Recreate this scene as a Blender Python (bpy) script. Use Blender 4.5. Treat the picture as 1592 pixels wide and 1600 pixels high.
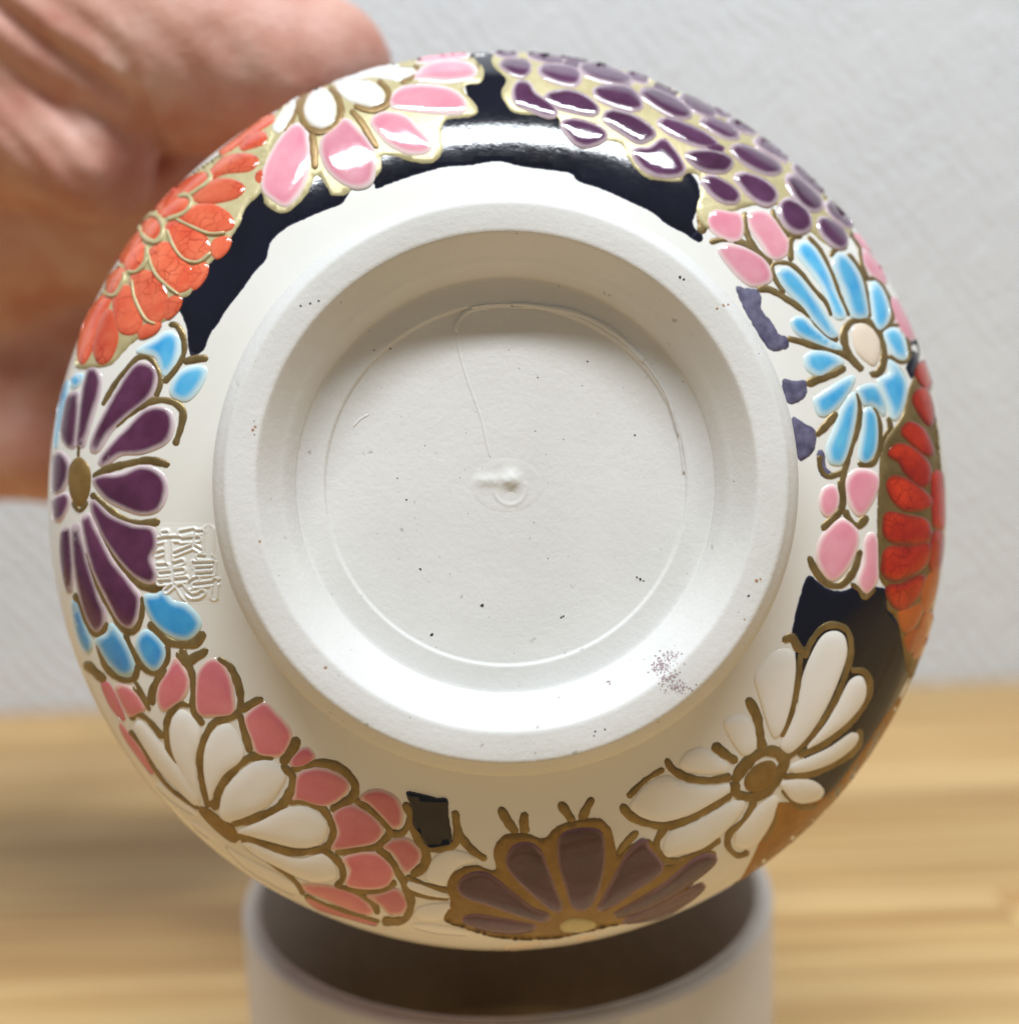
import bpy, math, random
import numpy as np
from mathutils import Vector, Matrix
from mathutils.bvhtree import BVHTree
from mathutils.geometry import delaunay_2d_cdt

random.seed(7); rng = np.random.default_rng(7)
scene = bpy.context.scene
for o in list(bpy.data.objects): bpy.data.objects.remove(o)
col = scene.collection

# ------------------------------------------------------------------ camera
F, CX, CY = 1931.0, 796.0, 800.0            # focal length and centre in photo pixels
PITCH, ROLL = math.radians(10), math.radians(-1.9)
def pz(u, v, z):                            # pixel + depth in cm -> camera space, cm
    return np.array([(u-CX)/F*z, (CY-v)/F*z, -z])
CAMR = Matrix.Rotation(math.radians(90)-PITCH, 4, 'X') @ Matrix.Rotation(ROLL, 4, 'Z')
RING_C, RING_H, RING_R = pz(793, 1372, 20.0), 4.8, 4.2
drop = (CAMR @ Vector(RING_C))[2]
CAMZ = (RING_H-drop)*0.01
CAM = Matrix.Translation((0, 0, CAMZ)) @ CAMR
CAMN = np.array(CAM)
def world(P):
    P = np.asarray(P, float).reshape(-1, 3)*0.01
    return P @ CAMN[:3, :3].T + CAMN[:3, 3]
cd = bpy.data.cameras.new('camera'); cam = bpy.data.objects.new('camera', cd); col.objects.link(cam)
cam.matrix_world = CAM
cd.sensor_width = 36; cd.sensor_fit = 'VERTICAL'; cd.sensor_height = 36; cd.lens = F/1600*36
cd.clip_start = 0.01; cd.clip_end = 20
cd.dof.use_dof = True; cd.dof.focus_distance = 0.131; cd.dof.aperture_fstop = 10.5
scene.camera = cam

# ------------------------------------------------------------------ light
w = bpy.data.worlds.new('World'); scene.world = w; w.use_nodes = True
bg = w.node_tree.nodes['Background']; bg.inputs[0].default_value = (0.97, 0.98, 1.0, 1); bg.inputs[1].default_value = 0.155
def area(name, loc, target, sx, sy, power, colour):
    l = bpy.data.lights.new(name, 'AREA'); l.shape = 'RECTANGLE'; l.size = sx; l.size_y = sy; l.energy = power; l.color = colour
    o = bpy.data.objects.new(name, l); col.objects.link(o); o.location = loc
    o.rotation_euler = (Vector(target)-Vector(loc)).to_track_quat('-Z', 'Y').to_euler()
    return o
area('ceiling_lamp', (0.03, -0.13, 0.95), (0.02, 0.15, 0.1), 0.78, 0.08, 10.6, (0.90, 0.955, 1.0))
scene.render.engine = 'CYCLES'
vs = scene.view_settings; vs.view_transform = 'Standard'; vs.look = 'None'; vs.exposure = 0.2; vs.gamma = 1; vs.use_curve_mapping = False

# ------------------------------------------------------------------ helpers
def lin(r, g, b):
    f = lambda c: c/12.92 if c <= 0.04045 else ((c+0.055)/1.055)**2.4
    return (f(r/255), f(g/255), f(b/255), 1)
def empty(name, loc, **props):
    o = bpy.data.objects.new(name, None); col.objects.link(o); o.location = loc; o.empty_display_size = 0.01
    for k, v in props.items(): o[k] = v
    return o
def mesh(name, verts, faces, mat, parent=None, smooth=True, attr=None, **props):
    me = bpy.data.meshes.new(name); me.from_pydata([tuple(v) for v in verts], [], [tuple(int(i) for i in f) for f in faces]); me.update()
    if smooth: me.polygons.foreach_set('use_smooth', [True]*len(me.polygons))
    if attr:
        for k, vals in attr.items():
            a = me.attributes.new(k, 'FLOAT', 'POINT'); a.data.foreach_set('value', np.asarray(vals, np.float32))
    if mat: me.materials.append(mat)
    o = bpy.data.objects.new(name, me); col.objects.link(o)
    if parent:
        o.parent = parent
        if parent.parent is None: o.matrix_parent_inverse = Matrix.Translation(-parent.location)
    for k, v in props.items(): o[k] = v
    return o

class NT:
    def __init__(s, name):
        s.m = bpy.data.materials.new(name); s.m.use_nodes = True
        s.t = s.m.node_tree; s.n = s.t.nodes; s.b = s.n['Principled BSDF']
    def add(s, typ, **kw):
        n = s.n.new('ShaderNode'+typ)
        for k, v in kw.items():
            if hasattr(n, k) and k not in ('inputs',): setattr(n, k, v)
        return n
    def link(s, a, b): s.t.links.new(a, b)
    def set(s, **kw):
        for k, v in kw.items(): s.b.inputs[k.replace('_', ' ')].default_value = v
    def coord(s): return s.add('TexCoord').outputs['Object']
    def noise(s, scale, detail=3, rough=.55, vec=None, dist=0):
        n = s.add('TexNoise'); n.inputs['Scale'].default_value = scale; n.inputs['Detail'].default_value = detail
        n.inputs['Roughness'].default_value = rough; n.inputs['Distortion'].default_value = dist
        s.link(vec or s.coord(), n.inputs['Vector']); return n.outputs['Fac']
    def mapping(s, scale, rot=(0, 0, 0)):
        m = s.add('Mapping'); m.inputs['Scale'].default_value = scale; m.inputs['Rotation'].default_value = rot
        s.link(s.coord(), m.inputs['Vector']); return m.outputs[0]
    def ramp(s, fac, stops):
        r = s.add('ValToRGB'); e = r.color_ramp.elements
        while len(e) > 1: e.remove(e[0])
        for i, (p, c) in enumerate(stops):
            x = e[0] if i == 0 else e.new(p)
            x.position = p; x.color = c if len(c) == 4 else (*c, 1)
        s.link(fac, r.inputs[0]); return r.outputs['Color']
    def mix(s, fac, a, b, typ='MIX'):
        m = s.add('Mix', data_type='RGBA', blend_type=typ)
        for sock, v in ((m.inputs[0], fac), (m.inputs[6], a), (m.inputs[7], b)):
            if hasattr(v, 'is_linked'): s.link(v, sock)
            else: sock.default_value = v
        return m.outputs[2]
    def math(s, op, a, b=0.0, clamp=False):
        m = s.add('Math', operation=op, use_clamp=clamp)
        for sock, v in zip(m.inputs, (a, b)):
            if hasattr(v, 'is_linked'): s.link(v, sock)
            else: sock.default_value = v
        return m.outputs[0]
    def bump(s, h, strength, dist):
        b = s.add('Bump'); b.inputs['Strength'].default_value = strength; b.inputs['Distance'].default_value = dist
        s.link(h, b.inputs['Height'])
        s.link(b.outputs[0], s.b.inputs['Normal']); return b
    def attr(s, name):
        return s.add('Attribute', attribute_name=name).outputs['Fac']
    def rand(s): return s.add('ObjectInfo').outputs['Random']
G = lambda v: (v, v, v, 1)

# ------------------------------------------------------------------ materials
def m_bisque():
    t = NT('unglazed_clay'); t.set(Roughness=.9)
    n1 = t.noise(60, 3); n2 = t.noise(1500, 4, .7); n3 = t.noise(700, 2, .5)
    c = t.ramp(n1, [(.3, lin(212, 211, 206)), (.7, lin(222, 221, 218))])
    sp = t.ramp(n3, [(.22, lin(170, 160, 150)), (.27, G(1))])
    c = t.mix(.5, c, sp, 'MULTIPLY'); t.link(c, t.b.inputs['Base Color'])
    tr = t.add('TexNoise', noise_dimensions='1D'); tr.inputs['Scale'].default_value = 26; tr.inputs['Detail'].default_value = 4; t.link(t.attr('rad'), tr.inputs['W'])
    h = t.math('ADD', t.math('ADD', t.math('MULTIPLY', n2, .7), t.math('MULTIPLY', n3, .5)), t.math('MULTIPLY', tr.outputs['Fac'], .10))
    t.bump(h, .35, .00022); return t.m
def m_glaze():
    t = NT('white_glaze'); t.set(Roughness=.22, Coat_Weight=.35, Coat_Roughness=.12)
    c = t.ramp(t.noise(45, 3), [(.3, lin(228, 225, 216)), (.7, lin(234, 232, 226))]); t.link(c, t.b.inputs['Base Color'])
    t.bump(t.noise(220, 2), .08, .0003); return t.m
def m_navy():
    t = NT('navy_enamel'); t.set(Roughness=.13, Specular_IOR_Level=.55)
    n = t.noise(500, 4, .7)
    c = t.ramp(t.noise(90, 3), [(.3, lin(15, 16, 25)), (.7, lin(23, 25, 40))])
    e = t.ramp(t.attr('rho'), [(0, lin(90, 92, 118)), (.35, lin(34, 36, 56)), (1, G(1))])
    c2 = t.mix(t.math('MULTIPLY', t.attr('rho'), 3.0, True), e, c); t.link(c2, t.b.inputs['Base Color'])
    t.link(t.math('ADD', t.math('MULTIPLY', n, .10), .03), t.b.inputs['Roughness'])
    t.bump(n, .16, .00012); return t.m
def m_gold(name='gold_paint', a=(118, 90, 46), b=(158, 128, 74), metal=.45):
    t = NT(name); t.set(Metallic=metal)
    n = t.noise(420, 3, .6); n2 = t.noise(1600, 3, .7)
    c = t.ramp(n, [(.25, lin(*a)), (.7, lin(*b))]); t.link(c, t.b.inputs['Base Color'])
    t.link(t.math('ADD', t.math('MULTIPLY', n2, .25), .25), t.b.inputs['Roughness'])
    t.bump(n2, .25, .00015); return t.m
def m_enamel(name, deep, mid, pale, edge0=.12, edge1=.75, rough=.1, crackle=None, var=.25):
    t = NT(name); t.set(Roughness=rough, Coat_Weight=.5, Coat_Roughness=.06)
    rho = t.attr('rho')
    n = t.noise(330, 3, .6); nb = t.noise(190, 2, .5)
    body = t.mix(t.math('ADD', t.math('MULTIPLY', t.math('ADD', n, nb), 1.1), -.6, True), lin(*deep), lin(*mid))
    rr = t.math('ADD', rho, t.math('MULTIPLY', t.math('SUBTRACT', n, .5), .35))
    f = t.add('MapRange', interpolation_type='SMOOTHSTEP'); f.inputs[1].default_value = edge0; f.inputs[2].default_value = edge1
    t.link(rr, f.inputs[0])
    c = t.mix(f.outputs[0], lin(*pale), body)
    hs = t.add('HueSaturation'); t.link(c, hs.inputs['Color'])
    t.link(t.math('ADD', t.math('MULTIPLY', t.rand(), var), 1-var/2), hs.inputs['Value'])
    c = hs.outputs[0]
    if crackle:
        v = t.add('TexVoronoi', feature='DISTANCE_TO_EDGE'); v.inputs['Scale'].default_value = 620
        wv = t.add('VectorMath', operation='ADD'); t.link(t.coord(), wv.inputs[0])
        nn = t.add('TexNoise'); nn.inputs['Scale'].default_value = 900; sc = t.add('VectorMath', operation='SCALE'); sc.inputs['Scale'].default_value = .0009
        t.link(t.coord(), nn.inputs['Vector']); t.link(nn.outputs['Color'], sc.inputs[0]); t.link(sc.outputs[0], wv.inputs[1]); t.link(wv.outputs[0], v.inputs['Vector'])
        k = t.ramp(v.outputs['Distance'], [(.0, G(1)), (.05, G(0))])
        kk = t.math('MULTIPLY', k, t.ramp(t.noise(120, 2), [(.42, G(0)), (.6, G(.8))]))
        c = t.mix(kk, c, lin(*crackle))
    t.link(c, t.b.inputs['Base Color'])
    t.bump(t.noise(420, 2), .12, .0002); return t.m
def m_plain(name, c, rough=.5, **kw):
    t = NT(name); t.set(Roughness=rough, **kw)
    n = t.noise(300, 3); k = t.ramp(n, [(.3, lin(*[x*.92 for x in c])), (.7, lin(*c))]); t.link(k, t.b.inputs['Base Color']); return t.m
M = dict(
    bisque=m_bisque(), glaze=m_glaze(), navy=m_navy(), gold=m_gold(a=(128, 98, 52), b=(152, 122, 70), metal=.3),
    goldb=m_gold('gold_ground', (184, 170, 122), (204, 192, 148), .2),
    line=m_gold('gold_outline', (112, 92, 56), (148, 126, 82), .5),
    gold_reflect=m_gold('gold_wood_reflection', (140, 98, 48), (168, 124, 66), .4),  # gold paint with the table's warm reflection put into its colour
    purple=m_enamel('purple_enamel', (64, 22, 48), (108, 56, 90), (218, 200, 202), .02, .6),
    plum=m_enamel('plum_enamel', (54, 16, 40), (92, 48, 76), (138, 100, 104), .0, .4),
    scale=m_enamel('violet_enamel', (62, 24, 52), (102, 62, 96), (208, 188, 194), .0, .5),
    pink=m_enamel('pink_enamel', (216, 124, 146), (232, 168, 178), (238, 220, 214), .0, .6),
    rose=m_enamel('rose_enamel', (204, 98, 112), (218, 130, 136), (228, 200, 186), .0, .5),
    blue=m_enamel('sky_blue_enamel', (30, 150, 218), (120, 202, 230), (214, 232, 232), .05, .8),
    azure=m_enamel('azure_enamel', (26, 118, 196), (74, 170, 218), (196, 222, 224), .05, .75),
    white=m_enamel('white_enamel', (240, 238, 234), (236, 232, 224), (228, 220, 204), .0, .3, var=.05),
    orange=m_enamel('orange_enamel', (208, 52, 26), (240, 134, 96), (214, 96, 62), .0, .4, crackle=(150, 24, 18)),
    red=m_enamel('red_enamel', (150, 24, 12), (208, 62, 26), (120, 40, 24), .0, .5, crackle=(110, 16, 10)),
    amber=m_enamel('amber_enamel', (170, 74, 24), (196, 104, 40), (150, 90, 44), .0, .3),
    cream=m_enamel('cream_enamel', (226, 208, 186), (236, 222, 204), (226, 210, 188), .0, .3, var=.05),
    speck=m_plain('dark_speck', (70, 62, 58), .9), rust=m_plain('rust_speck', (176, 138, 108), .9), stain=m_plain('plum_stain', (164, 142, 148), .9),
)

# ------------------------------------------------------------------ setting: wall and table
cam_inv = CAM.inverted()
def ray_world(u, v):
    d = CAM.to_3x3() @ Vector(((u-CX)/F, (CY-v)/F, -1.0)); return CAM.translation.copy(), d.normalized()
o_, d_ = ray_world(796, 1087)
WALL_Y = (o_ + d_*(-o_.z/d_.z)).y
t = NT('embossed_wallpaper'); t.set(Roughness=.75)
v1 = t.mapping((1, 1, 1))
wv = []
for rot, sc in ((math.radians(38), 220), (math.radians(-52), 175)):
    mp = t.add('Mapping'); mp.inputs['Rotation'].default_value = (0, rot, 0); t.link(v1, mp.inputs[0])
    x = t.add('TexWave', bands_direction='X'); x.inputs['Scale'].default_value = sc/4.2; x.inputs['Distortion'].default_value = 7; x.inputs['Detail'].default_value = 3; x.inputs['Detail Scale'].default_value = 1.6
    t.link(mp.outputs[0], x.inputs[0]); wv.append(x.outputs['Fac'])
h = t.math('ADD', t.math('ADD', wv[0], t.math('MULTIPLY', wv[1], .6)), t.math('MULTIPLY', t.noise(330, 4, .7), 1.2))
n_ = t.noise(14, 3)
c = t.ramp(n_, [(.3, lin(216, 220, 225)), (.7, lin(221, 225, 228))]); t.link(c, t.b.inputs['Base Color'])
t.bump(h, .5, .0014); M['wall'] = t.m
mesh('wall', [(-1.6, WALL_Y, -.5), (1.6, WALL_Y, -.5), (1.6, WALL_Y, 1.6), (-1.6, WALL_Y, 1.6), (-1.6, WALL_Y+.05, -.5), (1.6, WALL_Y+.05, -.5), (1.6, WALL_Y+.05, 1.6), (-1.6, WALL_Y+.05, 1.6)],
     [(0, 1, 2, 3), (7, 6, 5, 4), (0, 3, 7, 4), (1, 5, 6, 2), (3, 2, 6, 7), (4, 5, 1, 0)], M['wall'], smooth=False, kind='structure')

t = NT('pine_board'); t.set(Roughness=.42, Specular_IOR_Level=.4)
oi = t.add('ObjectInfo')
cv = t.add('CombineXYZ'); t.link(t.math('MULTIPLY', oi.outputs['Random'], 37.0), cv.inputs[0]); t.link(t.math('MULTIPLY', oi.outputs['Random'], 11.0), cv.inputs[1])
va = t.add('VectorMath', operation='ADD'); t.link(t.coord(), va.inputs[0]); t.link(cv.outputs[0], va.inputs[1])
def mp_(scale):
    m = t.add('Mapping'); m.inputs['Scale'].default_value = scale; t.link(va.outputs[0], m.inputs[0]); return m.outputs[0]
g1 = t.noise(1, 4, .6, mp_((3.2, 95, 95)), .5); g2 = t.noise(1, 5, .7, mp_((6, 250, 250))); g3 = t.noise(1, 2, .5, mp_((5, 26, 26)), .6)
c = t.ramp(g1, [(.28, lin(176, 138, 86)), (.45, lin(210, 180, 124)), (.6, lin(222, 196, 144)), (.75, lin(200, 164, 108))])
c = t.mix(.6, c, t.ramp(g2, [(.32, lin(180, 140, 98)), (.6, G(1))]), 'MULTIPLY')
c = t.mix(.5, c, t.ramp(g3, [(.3, lin(222, 190, 154)), (.7, lin(252, 245, 232))]), 'MULTIPLY')
hs = t.add('HueSaturation'); t.link(c, hs.inputs['Color']); t.link(t.math('ADD', t.math('MULTIPLY', oi.outputs['Random'], .22), .92), hs.inputs['Value'])
t.link(hs.outputs[0], t.b.inputs['Base Color']); t.bump(g2, .12, .0004); M['wood'] = t.m
def box(x0, x1, y0, y1, z0, z1, b=0):
    if not b:
        v = [(x, y, z) for z in (z0, z1) for x, y in ((x0, y0), (x1, y0), (x1, y1), (x0, y1))]
        return v, [(3, 2, 1, 0), (4, 5, 6, 7), (0, 1, 5, 4), (1, 2, 6, 5), (2, 3, 7, 6), (3, 0, 4, 7)]
    v = [(x, y, z0) for x, y in ((x0, y0), (x1, y0), (x1, y1), (x0, y1))] + [(x, y, z1-b) for x, y in ((x0, y0), (x1, y0), (x1, y1), (x0, y1))] + \
        [(x, y, z1) for x, y in ((x0+b, y0+b), (x1-b, y0+b), (x1-b, y1-b), (x0+b, y1-b))]
    f = [(3, 2, 1, 0), (8, 9, 10, 11)]
    for k in (0, 4):
        for i in range(4): f.append((k+i, k+(i+1) % 4, k+4+(i+1) % 4, k+4+i))
    return v, f
v, f = box(-.9, .9, -.30, WALL_Y-.001, -.03, -.0185)
table = mesh('table_top', v, f, M['wood'], smooth=False, kind='structure')
o_, d_ = ray_world(1450, 1392); yb = (o_ + d_*(-o_.z/d_.z)).y
edges_y = [yb+k*.0615 for k in range(-9, 6)]
edges_y = [y for y in edges_y if -.30 < y < WALL_Y-.012]; edges_y = [-.30]+edges_y+[WALL_Y-.001]
ends = {}
o_, d_ = ray_world(118, 1150); xj1 = (o_ + d_*(-o_.z/d_.z)).x; yj1 = (o_ + d_*(-o_.z/d_.z)).y
o_, d_ = ray_world(1585, 1430); xj2 = (o_ + d_*(-o_.z/d_.z)).x; yj2 = (o_ + d_*(-o_.z/d_.z)).y
for a, b in zip(edges_y[:-1], edges_y[1:]):
    xs = [-.9, random.uniform(-.6, -.32), random.uniform(.3, .6), .9]
    if a < yj1 < b: xs = [-.9, xj1, .45, .9]
    if a < yj2 < b: xs = [-.9, -.35, xj2, .9]
    for x0, x1 in zip(xs[:-1], xs[1:]):
        v, f = box(x0+.00005, x1-.00005, a+.00005, b-.00005, -.018, 0, .0003)
        mesh('plank', v, f, M['wood'], table, smooth=False)

# ------------------------------------------------------------------ the white ring on the table
RW = world(RING_C)[0]; RX, RY = RW[0], RW[1]
H = RING_H*.01; RO = RING_R*.01; RI = RO-.0028
def lathe(profile, seg=128, cx=0, cy=0):
    V, Fc = [], []
    n = len(profile)
    for i in range(seg):
        a = 2*math.pi*i/seg
        for r, z in profile: V.append((cx+r*math.cos(a), cy+r*math.sin(a), z))
    for i in range(seg):
        j = (i+1) % seg
        for k in range(n-1): Fc.append((i*n+k, j*n+k, j*n+k+1, i*n+k+1))
    return V, Fc
ring = empty('ring_stand', (RX, RY, 0), label='white paper-covered ring with dark hollow core standing on the wooden table under the vase', category='ring')
t = NT('white_paper'); t.set(Roughness=.6); t.link(t.ramp(t.noise(80, 3), [(.3, lin(228, 221, 213)), (.7, lin(235, 229, 222))]), t.b.inputs['Base Color']); t.bump(t.noise(700, 3), .1, .0002); M['paper'] = t.m
M['core'] = m_plain('dark_core', (206, 196, 186), .4)
v, f = lathe([(RI+.0016, 0.0003), (RO-.0004, 0.0003), (RO, .0008), (RO, H-.0008), (RO-.0003, H-.0003), (RI+.0016, H)], 160, RX, RY); mesh('outer_wrap', v, f, M['paper'], ring)
v, f = lathe([(RI+.0016, H+.0001), (RI+.0012, H+.0004), (RI+.0004, H+.0003), (RI, H-.0004), (RI, 0.0002), (RI+.0015, 0.0002)], 160, RX, RY); mesh('core', v, f, M['core'], ring)
# overlap of the paper wrap: a thin curved flap with a slanted upper corner
a0 = math.atan2(-1, .37); fl_v, fl_f = [], []
na = 26
for i in range(na):
    a = a0 - .62*i/(na-1)
    top = H-.0012-.0026*max(0, 1-i/9.0)**.8*0 - .0105*(1-min(1, i/16.0))**0*0
    for r_ in (RO-.0002, RO+.00035):
        for z in (.002, top): fl_v.append((RX+r_*math.cos(a), RY+r_*math.sin(a), z))
for i in range(na-1):
    b, c2 = i*4, i*4+4
    fl_f += [(b+2, b+3, c2+3, c2+2), (b+1, c2+1, c2+3, b+3)]
fl_f += [(0, 1, 3, 2), (na*4-4, na*4-2, na*4-1, na*4-3)]
mesh('paper_flap', fl_v, fl_f, M['paper'], ring, smooth=False)

# ------------------------------------------------------------------ vase: profile in cm along its own axis
F0 = pz(794, 748, 12.7)
AX = np.array([-0.0317, -0.0541, -1.0]); AX /= np.linalg.norm(AX)
UX = np.cross([0, 1, 0], AX); UX /= np.linalg.norm(UX); VX = np.cross(AX, UX)
A_, B_, N_, SF = 5.4738, 2.2, 2.6, .75
SE = SF + B_*(1-(3.0/A_)**N_)**(1/N_); B2 = 5.2
def rs_points(R, S, seg):
    t = np.linspace(0, 2*np.pi, seg, endpoint=False); R = np.asarray(R); S = np.asarray(S)
    P = F0 + S[None, :, None]*AX + R[None, :, None]*(np.cos(t)[:, None, None]*UX + np.sin(t)[:, None, None]*VX)
    return P
def rev(R, S, seg):
    P = rs_points(R, S, seg); n = len(R); i = np.arange(seg)[:, None]; k = np.arange(n-1)[None, :]
    j = (i+1) % seg
    Fc = np.stack([i*n+k, i*n+k+1, j*n+k+1, j*n+k], -1).reshape(-1, 4)
    return P.reshape(-1, 3), Fc
# body: from under the foot, over the shoulder, up the neck, into the mouth
th = np.linspace(0, math.pi/2, 120)
rr = np.concatenate([3.0+(A_-3.0)*np.sin(th)**1.0]); ss = SE-B_*np.maximum(0, 1-(rr/A_)**N_)**(1/N_)
tb = np.linspace(0, 1, 60)[1:]; ang = tb*math.radians(66)
rb = A_*np.cos(ang); sb = SE+B2*np.sin(ang)
rn, sn = rb[-1], sb[-1]
neck = [(rn-.12, sn+.22), (rn-.16, sn+.5), (rn-.16, sn+1.0), (rn-.08, sn+1.5), (rn+.15, sn+1.9), (rn+.42, sn+2.1), (rn+.5, sn+2.18), (rn+.42, sn+2.26), (rn+.1, sn+2.1), (rn-.3, sn+1.7), (rn-.42, sn+1.2), (rn-.42, sn+.3), (rn+.2, sn-.6), (rn+1.2, sn-1.6)]
R_body = np.concatenate([[2.86], rr, rb, [p[0] for p in neck]]); S_body = np.concatenate([[.80], ss, sb, [p[1] for p in neck]])
P_body, F_body = rev(R_body, S_body, 360)
# orientation check
def fix(P, Fc, outward_ref):
    a, b, c = P[Fc[0][0]], P[Fc[0][1]], P[Fc[0][2]]
    return Fc if np.dot(np.cross(b-a, c-a), outward_ref) > 0 else Fc[:, ::-1]
k_ = 60
q = F_body[k_]; a, b, c = P_body[q[0]], P_body[q[1]], P_body[q[2]]
if np.dot(np.cross(b-a, c-a), P_body[q[0]]-(F0+AX*SE)) < 0: F_body = F_body[:, ::-1]
foot_prof = [(.001, .63), (.4, .63), (1.0, .63), (1.5, .63), (1.92, .63), (1.942, .628), (1.95, .602), (1.965, .595), (1.985, .596), (2.1, .596), (2.2, .596), (2.235, .594), (2.25, .586), (2.255, .57), (2.253, .555), (2.26, .54), (2.285, .48), (2.32, .38), (2.365, .305), (2.385, .285), (2.40, .262), (2.48, .148), (2.55, .048), (2.575, .014), (2.592, .003), (2.62, 0), (2.75, 0), (2.86, 0), (2.895, .006), (2.915, .03), (2.98, .10), (3.055, .19), (3.062, .23), (3.02, .36), (2.95, .55), (2.93, .68), (2.96, .76), (3.02, .80)]
P_foot, F_foot = rev([p[0] for p in foot_prof], [p[1] for p in foot_prof], 256)
q = F_foot[2]; a, b, c = P_foot[q[0]], P_foot[q[1]], P_foot[q[2]]
if np.dot(np.cross(b-a, c-a), AX) > 0: F_foot = F_foot[:, ::-1]
vase_loc = tuple(world(F0+AX*SE - 0*AX)[0])
vase = empty('vase', vase_loc, label='round ceramic vase seen from its white foot, covered in raised enamel chrysanthemums', category='vase')
mesh('body', world(P_body), F_body, M['glaze'], vase)
mesh('foot_ring', world(P_foot), F_foot, M['bisque'], vase, attr={'rad': np.tile([p[0] for p in foot_prof], 256)})
bvh = BVHTree.FromPolygons([tuple(p) for p in P_body], [tuple(int(i) for i in f) for f in F_body])
bvf = BVHTree.FromPolygons([tuple(p) for p in P_foot], [tuple(int(i) for i in f) for f in F_foot])
SILC = np.array([778., 784.])
def hit(u, v, tree=None):
    tree = tree or bvh
    for k in range(200):
        d = Vector(((u-CX)/F, (CY-v)/F, -1)).normalized()
        h = tree.ray_cast(Vector((0, 0, 0)), d)
        if h[0] is not None:
            n = h[1]
            if n.dot(d) > 0: n = -n
            x = np.array(h[0]); n = np.array(n)
            if tree is bvh:                     # settle on the exact profile, not on the facet
                w_ = x-F0; s0 = w_ @ AX; rv = w_-AX*s0; r0 = np.linalg.norm(rv)
                if 3.0 < r0 < .985*A_:
                    k0 = 1-(r0/A_)**N_; x = x+AX*(SE-B_*k0**(1/N_)-s0)
                    sl = (B_/A_)*(r0/A_)**(N_-1)/k0**(1-1/N_)
                    n = rv/r0*sl-AX; n /= np.linalg.norm(n)
            return x, n
        u += (SILC[0]-u)*.0012; v += (SILC[1]-v)*.0012
    raise ValueError((u, v))

# ------------------------------------------------------------------ relief drawn on the vase
def catmull(P, closed, step):
    P = np.asarray(P, float); n = len(P); out = []
    rngk = range(n) if closed else range(n-1)
    for i in rngk:
        if closed: p0, p1, p2, p3 = P[i-1], P[i], P[(i+1) % n], P[(i+2) % n]
        else: p0, p1, p2, p3 = P[max(i-1, 0)], P[i], P[i+1], P[min(i+2, n-1)]
        m = max(2, int(np.linalg.norm(p2-p1)/step))
        for k in range(m):
            t = k/m
            out.append(.5*((2*p1)+(-p0+p2)*t+(2*p0-5*p1+4*p2-p3)*t*t+(-p0+3*p1-3*p2+p3)*t**3))
    if not closed: out.append(P[-1])
    return np.array(out)
def poly_dist(Q, B):
    a = B; b = np.roll(B, -1, 0); ab = b-a
    d = np.full(len(Q), 1e9)
    for i in range(len(a)):
        t = np.clip(((Q-a[i])@ab[i])/max(ab[i]@ab[i], 1e-9), 0, 1)
        d = np.minimum(d, np.linalg.norm(Q-a[i]-t[:, None]*ab[i], axis=1))
    return d
def inside(Q, B):
    x, y = Q[:, 0], Q[:, 1]; r = np.zeros(len(Q), bool); j = len(B)-1
    for i in range(len(B)):
        xi, yi = B[i]; xj, yj = B[j]
        c = ((yi > y) != (yj > y)) & (x < (xj-xi)*(y-yi)/(yj-yi+1e-12)+xi)
        r ^= c; j = i
    return r
def patch_geo(poly, step, grid, hfun, mapper=None, closed=True, wobble=0, tree=None, inset=(2.0,), grow=0):
    B = catmull(poly, True, step)
    if grow:
        tg = np.roll(B, -1, 0)-np.roll(B, 1, 0); tg /= np.linalg.norm(tg, axis=1)[:, None]+1e-9
        sg = np.sign(np.sum(B[:, 0]*np.roll(B[:, 1], -1)-np.roll(B[:, 0], -1)*B[:, 1]))
        B = B-np.stack([-tg[:, 1], tg[:, 0]], 1)*sg*grow
    if wobble: B = B + rng.normal(0, wobble, B.shape)
    lo, hi = B.min(0), B.max(0)
    gx, gy = np.meshgrid(np.arange(lo[0], hi[0], grid), np.arange(lo[1], hi[1], grid))
    Q = np.stack([gx.ravel(), gy.ravel()], 1); Q[:, 0] += (np.round(Q[:, 1]/grid) % 2)*grid*.5
    if len(Q):
        Q = Q[inside(Q, B)]
    if len(Q): Q = Q[poly_dist(Q, B) > inset[-1]+grid*.4]
    nb = len(B)
    tg = np.roll(B, -1, 0)-np.roll(B, 1, 0); tg /= np.linalg.norm(tg, axis=1)[:, None]+1e-9
    nrm = np.stack([-tg[:, 1], tg[:, 0]], 1)
    area2 = np.sum(B[:, 0]*np.roll(B[:, 1], -1)-np.roll(B[:, 0], -1)*B[:, 1])
    if area2 < 0: nrm = -nrm
    pts = [B]
    for io in inset:
        Li = B+nrm*io; Li = Li[inside(Li, B)]
        if len(Li): Li = Li[poly_dist(Li, B) > io*.85]
        if len(Li): pts.append(Li)
    pts = np.concatenate(pts+([Q] if len(Q) else []))
    out = delaunay_2d_cdt([Vector(p) for p in pts], [(i, (i+1) % nb) for i in range(nb)], [], 1, 1e-4)
    P2 = np.array([tuple(p) for p in out[0]]); T = [tuple(f) for f in out[2]]
    d = poly_dist(P2, B)
    h = hfun(d)
    V = np.empty((len(P2), 3))
    for i, p in enumerate(P2):
        x, n = mapper(p) if mapper else hit(p[0], p[1], tree); V[i] = x + n*h[i]
    # faces turned toward the camera
    fs = []
    for f in T:
        a, b, c = V[f[0]], V[f[1]], V[f[2]]
        ref = a-(F0+AX*np.dot(a-F0, AX)) if mapper else -a
        fs.append(f if np.dot(np.cross(b-a, c-a), ref) > 0 else f[::-1])
    return V, fs, d, P2
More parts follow.
